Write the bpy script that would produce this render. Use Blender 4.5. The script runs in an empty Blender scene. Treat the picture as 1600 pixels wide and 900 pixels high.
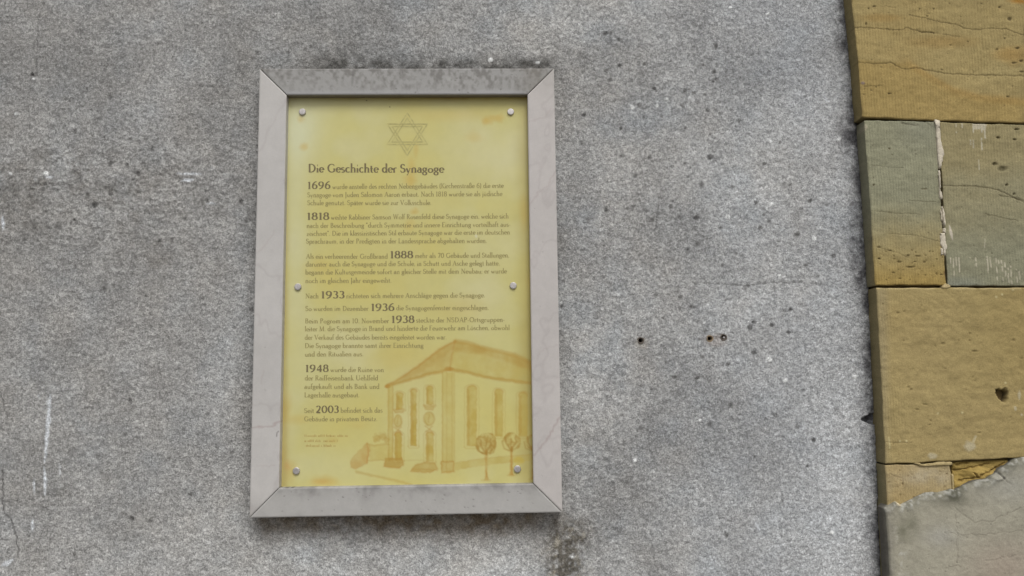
import bpy, math
import numpy as np
from mathutils import Matrix, Vector

# ------------------------------------------------------------------ camera, world, sun, exposure
sc = bpy.context.scene
COL = sc.collection
FOCAL = 1240.0                       # focal length in pixels of the 1600 px wide photograph
CAM = np.array([0.0, -1.8, 0.0])
PITCH, YAW, ROLL = 0.10870394, 0.02946179, -0.01243751


def cam_axes():
    cp, sp, cy, sy = math.cos(PITCH), math.sin(PITCH), math.cos(YAW), math.sin(YAW)
    f = np.array([sy * cp, cy * cp, sp])
    r0 = np.array([cy, -sy, 0.0])
    u0 = np.cross(r0, f)
    c, s = math.cos(ROLL), math.sin(ROLL)
    return c * r0 + s * u0, -s * r0 + c * u0, f


RGT, UPV, FWD = cam_axes()
cd = bpy.data.cameras.new('camera')
cd.sensor_width = 36.0
cd.lens = FOCAL / 1600.0 * 36.0
cd.clip_start = 0.05
cd.clip_end = 500.0
cam = bpy.data.objects.new('camera', cd)
COL.objects.link(cam)
cam.matrix_world = Matrix(((RGT[0], UPV[0], -FWD[0], CAM[0]), (RGT[1], UPV[1], -FWD[1], CAM[1]),
                           (RGT[2], UPV[2], -FWD[2], CAM[2]), (0, 0, 0, 1)))
sc.camera = cam

SUN_EL, SUN_AZ = math.radians(52), math.radians(168)   # azimuth clockwise from +Y: in front of the wall, a little to the right
world = bpy.data.worlds.new('World')
sc.world = world
world.use_nodes = True
wt = world.node_tree
wt.nodes.clear()
wo = wt.nodes.new('ShaderNodeOutputWorld')
bg = wt.nodes.new('ShaderNodeBackground')
hs = wt.nodes.new('ShaderNodeHueSaturation')
sky = wt.nodes.new('ShaderNodeTexSky')
sky.sky_type = 'NISHITA'
sky.sun_disc = False
sky.sun_elevation = SUN_EL
sky.sun_rotation = SUN_AZ
sky.air_density = 1.0
sky.dust_density = 4.0
hs.inputs['Saturation'].default_value = 0.22     # overcast: a nearly neutral sky
wt.links.new(sky.outputs[0], hs.inputs['Color'])
wt.links.new(hs.outputs[0], bg.inputs['Color'])
bg.inputs['Strength'].default_value = 0.113
wt.links.new(bg.outputs[0], wo.inputs['Surface'])

sl = bpy.data.lights.new('sun', 'SUN')
sl.energy = 1.4
sl.angle = math.radians(24)
sl.color = (1.0, 0.975, 0.94)
sun = bpy.data.objects.new('sun', sl)
COL.objects.link(sun)
sd = Vector((math.sin(SUN_AZ) * math.cos(SUN_EL), math.cos(SUN_AZ) * math.cos(SUN_EL), math.sin(SUN_EL)))
sun.rotation_euler = sd.to_track_quat('Z', 'Y').to_euler()
sun.location = sd * 8

sc.view_settings.view_transform = 'Standard'
sc.view_settings.look = 'None'
sc.view_settings.exposure = 0.0
sc.view_settings.gamma = 1.0

E_WALL = np.array([0.945, 0.93, 0.91])   # # light falling on the facade; albedo = seen colour / E_WALL


def C(r, g, b):
    """albedo that reads as this sRGB colour on the evenly lit facade"""
    v = np.array([r, g, b], float) / 255.0
    lin = np.where(v <= 0.04045, v / 12.92, ((v + 0.055) / 1.055) ** 2.4)
    return lin / E_WALL


# ------------------------------------------------------------------ helpers
def at(px, py, y):
    """photograph pixel -> point (x, z) on the upright plane at depth y"""
    px = np.asarray(px, float)
    py = np.asarray(py, float)
    d = (FWD[None] + ((px.reshape(-1, 1) - 800) / FOCAL) * RGT[None] - ((py.reshape(-1, 1) - 450) / FOCAL) * UPV[None])
    t = (y - CAM[1]) / d[:, 1]
    return np.stack([CAM[0] + t * d[:, 0], CAM[2] + t * d[:, 2]], 1)


def pix(x, y, z):
    d = np.stack([x - CAM[0], y - CAM[1], z - CAM[2]], -1)
    w = d @ FWD
    return 800 + FOCAL * (d @ RGT) / w, 450 - FOCAL * (d @ UPV) / w


def _hash(ix, iy, seed):
    h = (ix.astype(np.int64) * 374761393 + iy.astype(np.int64) * 668265263 + seed * 2147483647) & 0xFFFFFFFF
    h = ((h ^ (h >> 13)) * 1274126177) & 0xFFFFFFFF
    h = h ^ (h >> 16)
    return (h & 0xFFFFFF) / float(0x7FFFFF) - 1.0


def vnoise(x, y, seed=0):
    ix, iy = np.floor(x), np.floor(y)
    fx, fy = x - ix, y - iy
    fx = fx * fx * (3 - 2 * fx)
    fy = fy * fy * (3 - 2 * fy)
    a = _hash(ix, iy, seed); b = _hash(ix + 1, iy, seed)
    c = _hash(ix, iy + 1, seed); d = _hash(ix + 1, iy + 1, seed)
    return (a * (1 - fx) + b * fx) * (1 - fy) + (c * (1 - fx) + d * fx) * fy


def fbm(x, y, size, octs=4, seed=0, gain=0.5):
    v = 0.0; a = 1.0; s = 0.0; f = 1.0 / size
    for k in range(octs):
        ca, sa = math.cos(k * 0.7), math.sin(k * 0.7)
        v = v + a * vnoise((x * ca - y * sa) * f, (x * sa + y * ca) * f, seed + 17 * k)
        s += a; a *= gain; f *= 2.03
    return v / s


def sstep(a, b, x):
    t = np.clip((x - a) / (b - a), 0, 1)
    return t * t * (3 - 2 * t)


def seg_dist(px, py, pts):
    """distance to a polyline and the position 0..1 along it"""
    pts = np.asarray(pts, float)
    best = np.full(px.shape, 1e9); pos = np.zeros(px.shape)
    L = np.r_[0, np.cumsum(np.hypot(*np.diff(pts, axis=0).T))]
    for i in range(len(pts) - 1):
        a, b = pts[i], pts[i + 1]
        d = b - a
        t = np.clip(((px - a[0]) * d[0] + (py - a[1]) * d[1]) / max(d @ d, 1e-9), 0, 1)
        q = np.hypot(px - a[0] - t * d[0], py - a[1] - t * d[1])
        m = q < best
        best = np.where(m, q, best)
        pos = np.where(m, (L[i] + t * (L[i + 1] - L[i])) / max(L[-1], 1e-9), pos)
    return best, pos


def inside(px, py, poly):
    poly = np.asarray(poly, float)
    r = np.zeros(px.shape, bool)
    for i in range(len(poly)):
        x0, y0 = poly[i]; x1, y1 = poly[(i + 1) % len(poly)]
        if y0 == y1: continue
        c = (py < max(y0, y1)) & (py >= min(y0, y1))
        r ^= c & (px < x0 + (py - y0) * (x1 - x0) / (y1 - y0))
    return r


class Paint:
    """colours (and relief) of the vertices of a surface, laid on in facade coordinates"""
    def __init__(self, px, py, rgb):
        self.px, self.py = px, py
        self.c = np.tile(np.asarray(rgb, float), (px.size, 1))
        self.h = np.zeros(px.size)

    def near(self, pts, m):
        pts = np.asarray(pts, float)
        return np.where((self.px > pts[:, 0].min() - m) & (self.px < pts[:, 0].max() + m) &
                        (self.py > pts[:, 1].min() - m) & (self.py < pts[:, 1].max() + m))[0]

    def mix(self, m, rgb, idx=slice(None)):
        m = np.clip(m, 0, 1)[:, None]
        self.c[idx] = self.c[idx] * (1 - m) + np.asarray(rgb, float) * m

    def mul(self, f):
        self.c *= f[:, None]

    def line(self, pts, w, rgb, k=1.0, soft=0.8, dh=0.0, taper=False, rough=0.0, seed=3):
        i = self.near(pts, w + 4 * soft + 4)
        if not i.size: return
        x, y = self.px[i], self.py[i]
        if rough:
            x = x + rough * vnoise(x / 5.0, y / 5.0, seed); y = y + rough * vnoise(x / 5.0, y / 5.0, seed + 9)
        d, t = seg_dist(x, y, pts)
        ww = w * (1 - 0.75 * np.abs(2 * t - 1) ** 1.5) if taper else w
        m = 1 - sstep(ww / 2 - soft, ww / 2 + soft, d)
        if rgb is not None: self.mix(m * k, rgb, i)
        self.h[i] += dh * m

    def poly(self, pts, rgb, k=1.0, soft=1.2, edge=0.0, ergb=None, dh=0.0, rough=0.0, seed=5, gran=0.0):
        i = self.near(pts, 4 * soft + 4)
        if not i.size: return
        x, y = self.px[i], self.py[i]
        if rough:
            x = x + rough * vnoise(x / 4.0, y / 4.0, seed); y = y + rough * vnoise(x / 4.0, y / 4.0, seed + 9)
        d, _ = seg_dist(x, y, list(pts) + [pts[0]])
        s = np.where(inside(x, y, pts), d, -d)
        m = sstep(-soft, soft, s)
        if gran: m = m * np.clip(1 + gran * 1.5 * fbm(self.px[i], self.py[i], 13, 4, seed + 40), 0.1, 1.25)
        self.mix(m * k, rgb, i)
        self.h[i] += dh * m
        if edge:
            self.mix(np.exp(-(d / (soft * 1.1)) ** 2) * edge, rgb if ergb is None else ergb, i)

    def blob(self, x, y, rx, ry, rgb, k=1.0, dh=0.0, hard=0.5, rough=0.25, seed=1):
        i = self.near([(x - rx, y - ry), (x + rx, y + ry)], max(rx, ry) * 0.6)
        if not i.size: return
        X, Y = self.px[i], self.py[i]
        r = np.hypot((X - x) / rx, (Y - y) / ry) * (1 + rough * fbm(X, Y, max(rx, ry) * 0.8, 3, seed))
        m = 1 - sstep(hard, 1.15, r)
        if rgb is not None: self.mix(m * k, rgb, i)
        self.h[i] += dh * m


def new_mesh(name, verts, quads, mat, parent=None, colors=None, smooth=True, tris=None):
    me = bpy.data.meshes.new(name)
    verts = np.asarray(verts, np.float32)
    quads = np.asarray(quads, np.int32).reshape(-1, 4)
    nt = 0 if tris is None else len(tris)
    me.vertices.add(len(verts))
    me.vertices.foreach_set('co', verts.ravel())
    li = quads.ravel()
    ls = np.arange(len(quads)) * 4
    if nt:
        li = np.r_[li, np.asarray(tris, np.int32).ravel()]
        ls = np.r_[ls, len(quads) * 4 + np.arange(nt) * 3]
    me.loops.add(len(li))
    me.loops.foreach_set('vertex_index', li.astype(np.int32))
    me.polygons.add(len(quads) + nt)
    me.polygons.foreach_set('loop_start', ls.astype(np.int32))
    me.polygons.foreach_set('use_smooth', np.full(len(quads) + nt, smooth))
    me.update(calc_edges=True)
    if colors is not None:
        a = me.color_attributes.new('paint', 'FLOAT_COLOR', 'POINT')
        a.data.foreach_set('color', np.c_[colors, np.ones(len(colors))].astype(np.float32).ravel())
    me.materials.append(mat)
    ob = bpy.data.objects.new(name, me)
    COL.objects.link(ob)
    if parent is not None: ob.parent = parent
    return ob


def tag(o, label=None, cat=None, group=None, kind=None):
    for k, v in (('label', label), ('category', cat), ('group', group), ('kind', kind)):
        if v: o[k] = v
    return o


def resample(pts, n):
    pts = np.asarray(pts, float)
    L = np.r_[0, np.cumsum(np.hypot(*np.diff(pts, axis=0).T))]
    t = np.linspace(0, L[-1], n)
    return np.stack([np.interp(t, L, pts[:, 0]), np.interp(t, L, pts[:, 1])], 1)


def slab(name, top, bottom, left, right, yf, yb, res, mat, parent, painter=None, base=(.3, .3, .3), rnd=0.004,
         wob=0.0, seed=0, side=None, skew_back=None):
    """block with a four-sided front (edges as (x, z) polylines; top and bottom run left to right, the others top to
    bottom), front relief and colours from painter(Paint, x, z), rounded arrises and sides running back to yb"""
    tl, tr, bl, br = [np.asarray(p, float) for p in (top[0], top[-1], bottom[0], bottom[-1])]
    W = max(np.hypot(*(tr - tl)), np.hypot(*(br - bl))); H = max(np.hypot(*(bl - tl)), np.hypot(*(br - tr)))
    n = max(3, int(W / res) + 1); m = max(3, int(H / res) + 1)
    T, B, L, Rr = resample(top, n), resample(bottom, n), resample(left, m), resample(right, m)
    u = np.linspace(0, 1, n)[None, :, None]; v = np.linspace(0, 1, m)[:, None, None]
    P = (1 - v) * T[None] + v * B[None] + (1 - u) * L[:, None] + u * Rr[:, None] \
        - ((1 - u) * (1 - v) * tl + u * (1 - v) * tr + (1 - u) * v * bl + u * v * br)
    X, Z = P[..., 0].ravel(), P[..., 1].ravel()
    if wob:
        X = X + wob * fbm(X, Z, 0.03, 3, seed + 1); Z = Z + wob * fbm(X, Z, 0.03, 3, seed + 2)
    px, py = pix(X, np.full_like(X, yf), Z)
    pa = Paint(px, py, base)
    if painter: painter(pa, X, Z)
    uu = np.broadcast_to(u[..., 0], (m, n)).ravel(); vv = np.broadcast_to(v[..., 0], (m, n)).ravel()
    d = np.minimum(np.minimum(uu, 1 - uu) * W, np.minimum(vv, 1 - vv) * H)
    if rnd:
        r = rnd * (1 + (0.6 * fbm(X, Z, 0.02, 3, seed + 5) if wob else 0))
        t = np.clip(1 - d / r, 0, 1)
        pa.h -= r * (1 - np.sqrt(np.clip(1 - t * t, 0, 1)))
    V = np.stack([X, yf - pa.h, Z], 1)
    i = np.arange(n * m).reshape(m, n)
    Q = np.stack([i[:-1, :-1], i[1:, :-1], i[1:, 1:], i[:-1, 1:]], -1).reshape(-1, 4)
    loop = np.r_[i[0, :], i[1:, -1], i[-1, -2::-1], i[-2:0:-1, 0]]
    k = len(loop)
    f0 = V[loop].copy(); b0 = f0.copy(); b0[:, 1] = yb
    mid = 0.5 * (f0 + b0)
    if wob: mid[:, 0] += wob * 0.5 * fbm(mid[:, 2], mid[:, 1], 0.02, 2, seed + 8)
    o = len(V)
    a = np.arange(k); bnx = (a + 1) % k
    S = np.concatenate([np.stack([o + a, o + bnx, o + k + bnx, o + k + a], 1),
                        np.stack([o + k + a, o + k + bnx, o + 2 * k + bnx, o + 2 * k + a], 1)])
    cs = pa.c[loop] if side is None else np.tile(np.asarray(side, float), (k, 1))
    cs = cs * (1 + 0.12 * fbm(f0[:, 0] * 3 + f0[:, 2], f0[:, 2] * 2, 0.02, 3, seed + 11))[:, None]
    back = [o + 2 * k + 0]
    V = np.concatenate([V, f0, mid, b0]); c = np.concatenate([pa.c, pa.c[loop] * 0.5 + cs * 0.5, cs, cs])
    return new_mesh(name, V, np.concatenate([Q, S]), mat, parent, np.clip(c, 0.004, 0.85))


def quad_edges(tl, tr, br, bl):
    return [tl, tr], [bl, br], [tl, bl], [tr, br]


def px_edges(top, bottom, left, right, y):
    return [at(*np.array(e, float).T, y) for e in (top, bottom, left, right)]


# ------------------------------------------------------------------ materials
def mat_paint(name, rough=0.9, grain=(0.0, 100.0), grain2=(0.0, 30.0), bump=0.0, bscale=200.0, spec=0.25, bdist=0.001, cell=None):
    m = bpy.data.materials.new(name)
    m.use_nodes = True
    nt = m.node_tree
    b = nt.nodes['Principled BSDF']
    b.inputs['Roughness'].default_value = rough
    b.inputs['Specular IOR Level'].default_value = spec
    at_ = nt.nodes.new('ShaderNodeAttribute'); at_.attribute_name = 'paint'
    co = nt.nodes.new('ShaderNodeTexCoord')
    last = at_.outputs['Color']
    for amt, s in (grain, grain2):
        if amt <= 0: continue
        n = nt.nodes.new('ShaderNodeTexNoise'); n.inputs['Scale'].default_value = s
        n.inputs['Detail'].default_value = 2.5; n.inputs['Roughness'].default_value = 0.6
        nt.links.new(co.outputs['Object'], n.inputs['Vector'])
        mr = nt.nodes.new('ShaderNodeMapRange')
        mr.inputs['From Min'].default_value = 0.3; mr.inputs['From Max'].default_value = 0.7
        mr.inputs['To Min'].default_value = 1 - amt; mr.inputs['To Max'].default_value = 1 + amt
        mr.clamp = False
        nt.links.new(n.outputs['Fac'], mr.inputs['Value'])
        mx = nt.nodes.new('ShaderNodeMix'); mx.data_type = 'RGBA'; mx.blend_type = 'MULTIPLY'
        mx.inputs['Factor'].default_value = 1.0
        nt.links.new(last, mx.inputs[6])
        nt.links.new(mr.outputs['Result'], mx.inputs[7])
        last = mx.outputs[2]
    for amt, s in (cell or ()):              # grains: every cell of a Voronoi pattern a little lighter or darker
        vo = nt.nodes.new('ShaderNodeTexVoronoi'); vo.inputs['Scale'].default_value = s
        nt.links.new(co.outputs['Object'], vo.inputs['Vector'])
        se = nt.nodes.new('ShaderNodeSeparateColor')
        nt.links.new(vo.outputs['Color'], se.inputs[0])
        mr = nt.nodes.new('ShaderNodeMapRange')
        mr.inputs['To Min'].default_value = 1 - amt; mr.inputs['To Max'].default_value = 1 + amt
        nt.links.new(se.outputs[0], mr.inputs['Value'])
        mx = nt.nodes.new('ShaderNodeMix'); mx.data_type = 'RGBA'; mx.blend_type = 'MULTIPLY'
        mx.inputs['Factor'].default_value = 1.0
        nt.links.new(last, mx.inputs[6]); nt.links.new(mr.outputs['Result'], mx.inputs[7])
        last = mx.outputs[2]
    nt.links.new(last, b.inputs['Base Color'])
    if bump > 0:
        n = nt.nodes.new('ShaderNodeTexNoise'); n.inputs['Scale'].default_value = bscale
        n.inputs['Detail'].default_value = 3.0; n.inputs['Roughness'].default_value = 0.65
        nt.links.new(co.outputs['Object'], n.inputs['Vector'])
        bp = nt.nodes.new('ShaderNodeBump'); bp.inputs['Strength'].default_value = bump
        bp.inputs['Distance'].default_value = bdist
        nt.links.new(n.outputs['Fac'], bp.inputs['Height'])
        nt.links.new(bp.outputs['Normal'], b.inputs['Normal'])
    return m


def mat_flat(name, rgb, rough=0.8, metal=0.0, spec=0.3):
    m = bpy.data.materials.new(name)
    m.use_nodes = True
    nt = m.node_tree
    b = nt.nodes['Principled BSDF']
    b.inputs['Roughness'].default_value = rough
    b.inputs['Metallic'].default_value = metal
    b.inputs['Specular IOR Level'].default_value = spec
    co = nt.nodes.new('ShaderNodeTexCoord')
    n = nt.nodes.new('ShaderNodeTexNoise'); n.inputs['Scale'].default_value = 120; n.inputs['Detail'].default_value = 3
    r = nt.nodes.new('ShaderNodeValToRGB')
    r.color_ramp.elements[0].position = 0.3; r.color_ramp.elements[1].position = 0.7
    r.color_ramp.elements[0].color = (*[c * 0.82 for c in rgb], 1)
    r.color_ramp.elements[1].color = (*[min(1, c * 1.15) for c in rgb], 1)
    nt.links.new(co.outputs['Object'], n.inputs['Vector'])
    nt.links.new(n.outputs['Fac'], r.inputs['Fac'])
    nt.links.new(r.outputs['Color'], b.inputs['Base Color'])
    return m


M_WALL = mat_paint('roughcast', 0.95, (0.33, 430.0), (0.12, 125.0), 1.0, 330.0, 0.1, 0.0025, ((0.27, 300.0), (0.15, 150.0)))
M_STONE = mat_paint('sandstone', 0.9, (0.17, 420.0), (0.08, 60.0), 0.7, 420.0, 0.12, 0.001)
M_CEMENT = mat_paint('cement', 0.9, (0.12, 380.0), (0.07, 60.0), 0.5, 380.0, 0.15, 0.0008)
M_FRAME = mat_paint('limestone', 0.6, (0.035, 500.0), (0.03, 30.0), 0.12, 500.0, 0.3, 0.0004)
M_PANEL = mat_paint('yellowed_acrylic', 0.32, (0.02, 40.0), (0.0, 1.0), 0.0, 1.0, 0.35)
M_MORTAR = mat_paint('lime_mortar', 0.95, (0.15, 300.0), (0.1, 60.0), 0.6, 300.0, 0.1, 0.001)
M_METAL = mat_flat('brushed_steel', (0.50, 0.475, 0.46), 0.5, 0.75, 0.5)
M_DARK = mat_flat('dark_lettering', tuple(C(118, 107, 77)), 0.7)
M_TEXT = mat_flat('faded_lettering', tuple(C(150, 139, 90)), 0.7)
M_TINY = mat_flat('orange_lettering', tuple(C(168, 135, 75)), 0.7)
M_STAR = mat_flat('emblem_line', tuple(C(180, 171, 112)), 0.7)
M_PLUG = mat_flat('grey_plastic', (0.13, 0.11, 0.09), 0.6)
M_TAN = mat_flat('tan_plastic', (0.26, 0.20, 0.13), 0.6)
M_HOLE = mat_flat('hole_dark', (0.03, 0.022, 0.016), 0.9)
M_GROUND = mat_flat('pavement_stone', (0.22, 0.21, 0.20), 0.9)

# ------------------------------------------------------------------ ground
GZ = -1.62
tag(new_mesh('pavement', [(-60, -80, GZ), (60, -80, GZ), (60, 0.3, GZ), (-60, 0.3, GZ)], [(0, 1, 2, 3)], M_GROUND), kind='structure')

# ------------------------------------------------------------------ roughcast wall
YP = -0.040                                              # front of the pilaster; the plaster lies at y = 0
EDGE = np.array([(1320, -200), (1320, 0), (1326, 60), (1334, 150), (1337, 200), (1346, 290), (1350, 390), (1356, 455),
                 (1362, 610), (1368, 700), (1371, 800), (1378, 900), (1382, 1100)], float)   # where the plaster ends
HOLES = [(1001, 532, 0), (1109, 529, 1), (1130.5, 527, 2)]


def paint_wall(p, X, Z):
    x, y = p.px, p.py
    g = lambda cx, cy, rx, ry: np.exp(-(((x - cx) / rx) ** 2 + ((y - cy) / ry) ** 2))
    big = fbm(x, y, 230, 4, 11); med = fbm(x, y, 60, 4, 23); small = fbm(x, y, 14, 3, 31)
    hue = fbm(x, y, 48, 4, 19)
    p.mix(np.clip(.45 * (hue - .05), 0, .3), C(142, 150, 156)); p.mix(np.clip(.5 * (-hue - .05), 0, .3), C(156, 150, 141))
    p.mul(1 + 0.16 * big + 0.20 * med + 0.16 * small + .12 * np.clip(fbm(x * .8, y, 120, 4, 15) * 2, -1, 1))
    # cool pale render to the right, warmer grey to the left
    p.mix(0.55 * sstep(850, 1300, x) * (0.6 + 0.6 * big), C(164, 167, 170))
    p.mix(0.30 * (1 - sstep(200, 700, x)), C(147, 144, 139))
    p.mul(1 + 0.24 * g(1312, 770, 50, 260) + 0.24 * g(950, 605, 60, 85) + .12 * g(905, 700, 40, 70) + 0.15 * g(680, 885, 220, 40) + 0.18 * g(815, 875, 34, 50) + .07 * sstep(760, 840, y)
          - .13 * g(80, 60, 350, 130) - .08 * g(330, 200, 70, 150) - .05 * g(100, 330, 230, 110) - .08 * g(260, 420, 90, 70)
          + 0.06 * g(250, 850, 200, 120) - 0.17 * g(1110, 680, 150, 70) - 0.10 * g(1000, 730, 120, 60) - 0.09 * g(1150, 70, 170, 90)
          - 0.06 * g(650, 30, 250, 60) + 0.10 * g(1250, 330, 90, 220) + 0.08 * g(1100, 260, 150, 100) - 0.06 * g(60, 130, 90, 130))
    # coarse dirty patch, left
    n = fbm(x, y, 24, 4, 41)
    p.mix(np.clip(0.5 * g(110, 290, 190, 75) * (0.15 + 1.7 * n), 0, 0.5), C(92, 86, 76))
    p.mix(np.clip(0.4 * g(140, 300, 230, 90) * (0.1 - 1.6 * n), 0, 0.4), C(165, 163, 158))
    p.mix(np.clip(0.4 * g(240, 420, 80, 60) * (0.1 + 1.4 * n), 0, 0.4), C(95, 90, 82))
    p.mix(np.clip(0.35 * g(150, 760, 120, 60) * (0.1 + 1.4 * n), 0, 0.3), C(98, 94, 86))
    # sooty rims above the board and along the pilaster; darker strips beside the board
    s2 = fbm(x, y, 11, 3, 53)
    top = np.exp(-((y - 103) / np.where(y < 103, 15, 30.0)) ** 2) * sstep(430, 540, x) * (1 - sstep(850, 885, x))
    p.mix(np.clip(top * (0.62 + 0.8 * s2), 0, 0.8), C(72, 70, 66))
    und = np.exp(-((y - 812) / 27.0) ** 2) * sstep(385, 420, x) * (1 - sstep(850, 900, x))  # brown stain below the frame, with its soft shadow painted in
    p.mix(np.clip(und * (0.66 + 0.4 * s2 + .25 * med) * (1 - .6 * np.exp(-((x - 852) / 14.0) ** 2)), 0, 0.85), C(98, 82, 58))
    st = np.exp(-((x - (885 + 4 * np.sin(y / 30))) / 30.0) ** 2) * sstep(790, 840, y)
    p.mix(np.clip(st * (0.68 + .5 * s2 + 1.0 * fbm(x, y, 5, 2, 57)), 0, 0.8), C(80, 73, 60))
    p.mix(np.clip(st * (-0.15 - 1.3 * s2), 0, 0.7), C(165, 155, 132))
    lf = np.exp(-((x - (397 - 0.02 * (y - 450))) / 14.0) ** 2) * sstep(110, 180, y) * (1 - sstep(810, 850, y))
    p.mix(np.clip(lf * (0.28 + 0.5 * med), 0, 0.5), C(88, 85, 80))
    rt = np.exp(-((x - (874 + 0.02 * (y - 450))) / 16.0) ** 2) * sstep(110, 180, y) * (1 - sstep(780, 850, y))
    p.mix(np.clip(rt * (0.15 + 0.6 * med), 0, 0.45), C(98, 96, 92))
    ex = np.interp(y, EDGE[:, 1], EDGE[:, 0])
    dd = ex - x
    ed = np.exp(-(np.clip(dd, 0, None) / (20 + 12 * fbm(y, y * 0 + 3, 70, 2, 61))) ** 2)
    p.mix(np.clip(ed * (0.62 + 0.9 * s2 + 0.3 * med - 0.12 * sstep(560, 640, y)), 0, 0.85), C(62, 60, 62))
    # aggregate: dark and pale grains
    rng = np.random.default_rng(7)
    for k in range(330):
        if k < 170: cx, cy = rng.normal(1090, 140), rng.normal(330, 170)
        elif k < 250: cx, cy = rng.normal(130, 110), rng.normal(300, 60)
        else: cx, cy = rng.uniform(0, 1340), rng.uniform(0, 900)
        r = rng.uniform(2.2, 5.5)
        if rng.random() < 0.66: p.blob(cx, cy, r, r * rng.uniform(.7, 1.1), C(84, 82, 79), rng.uniform(.4, .85), -0.0004, .35, .5, k)
        else: p.blob(cx, cy, r, r * rng.uniform(.7, 1.1), C(172, 172, 170), rng.uniform(.3, .65), 0.0006, .35, .5, k)
    for cx, cy, r in ((766, 94, 4), (988, 167, 4.5), (1042, 154, 3), (1027, 165, 2.5), (1204, 221, 3), (1310, 218, 3.5), (1205, 319, 3.5),
                      (1137, 339, 4.5), (1272, 373, 4), (1201, 562, 5.5), (1335, 589, 4), (1226, 594, 4), (1218, 430, 3), (894, 870, 2.6),
                      (991, 720, 4), (1093, 657, 3), (1300, 832, 4), (26, 178, 3.5), (72, 272, 5), (121, 257, 3), (17, 272, 3), (840, 98, 3.4),
                      (1141, 12, 2.5), (1200, 22, 2.5), (52, 123, 2.6)):
        p.blob(cx, cy, r, r * 0.9, C(216, 216, 213), 0.95, 0.0012, .6, .3, int(cx))
    for cx, cy, r in ((946, 52, 5), (968, 102, 4), (1116, 112, 4), (912, 180, 4), (970, 200, 3.5), (1110, 245, 6), (1088, 340, 6), (1302, 400, 5),
                      (1235, 484, 4.5), (1205, 508, 4.5), (1178, 503, 4), (1232, 520, 4.5), (1272, 688, 5), (1262, 728, 4), (148, 320, 6), (172, 303, 4.5),
                      (203, 625, 4.5), (206, 810, 5), (50, 116, 4), (1178, 551, 4), (1022, 138, 4)):
        p.blob(cx, cy, r, r * .9, C(66, 64, 62), 0.8, -0.0012, .4, .5, int(cx))
    # scratches to fresh white plaster
    w = C(214, 217, 220)
    for pts, wd, k in (([(79, 616), (76, 650), (72, 700), (70, 722)], 6.5, .75), ([(69, 730), (71, 750), (70, 774)], 5, .8), ([(54, 748), (53, 770)], 5, .6),
                       ([(51, 812), (50, 830)], 4.5, .7), ([(283, 282), (303, 281)], 4, .85), ([(277, 271), (314, 272)], 3.5, .7), ([(322, 318), (338, 318)], 3, .5),
                       ([(5, 338), (5, 358)], 5, .9), ([(3, 884), (20, 874)], 9, .6), ([(74, 622), (74, 640)], 3, .4), ([(60, 615), (62, 622)], 4, .4),
                       ([(93, 725), (94, 745)], 3, .4), ([(70, 277), (84, 276)], 3, .7), ([(1285, 148), (1296, 160)], 4, .4), ([(1180, 815), (1187, 828)], 4, .5)):
        p.line(pts, wd, w, k, 1.4, -0.0003, True, 1.2)
    # hairline cracks
    cr = C(70, 68, 66)
    for pts, wd, k in (([(69, 0), (65, 16), (60, 30), (58, 60), (57, 118), (48, 124), (44, 170), (46, 200)], 1.6, .5), ([(0, 612), (7, 640), (12, 652)], 2, .6),
                       ([(4, 735), (5, 760), (4, 790), (6, 802), (18, 812), (25, 840), (30, 870)], 2.2, .75), ([(5, 784), (30, 783)], 1.4, .5),
                       ([(1029, 310), (1028, 335), (1022, 362)], 2, .45), ([(1100, 442), (1130, 444), (1165, 446), (1200, 442), (1240, 441), (1300, 446)], 2, .5),
                       ([(443, 0), (447, 30), (452, 65), (450, 95)], 1.5, .3), ([(1136, 70), (1134, 110), (1137, 125)], 1.5, .35), ([(1277, 900), (1284, 880)], 1.4, .5),
                       ([(309, 133), (332, 136), (348, 150)], 2.4, .5)):
        p.line(pts, wd, cr, k, 1.0, -0.001, False, 1.6)
    p.blob(50, 117, 3.5, 2.5, C(72, 70, 68), 0.7, -0.001)
    # rusty halo round the plugs
    p.blob(1118, 532, 22, 12, C(140, 122, 108), 0.3)
    p.blob(1002, 536, 13, 10, C(140, 130, 112), 0.3)
    # relief: rolling render, grains, crumbled edge at the pilaster, broken notch
    rough = 1 + 0.9 * g(120, 290, 220, 90)
    p.h += 0.0022 * fbm(X, Z, 0.22, 3, 71) + rough * (0.0010 * fbm(X, Z, 0.0125, 2, 73) + 0.0013 * fbm(X, Z, 0.0065, 2, 79))
    p.h -= 0.0018 * sstep(5, -1, dd + 4 * s2) + 0.012 * sstep(-2, -5, dd + 3 * s2)
    notch = [(1345, 655), (1353, 650), (1361, 646), (1366, 646), (1366, 664), (1357, 662), (1350, 658)]
    i = p.near(notch, 6)
    p.h[i] -= np.where(inside(p.px[i] + vnoise(p.px[i] / 3, p.py[i] / 3, 5), p.py[i], notch), 0.028, 0)


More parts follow.
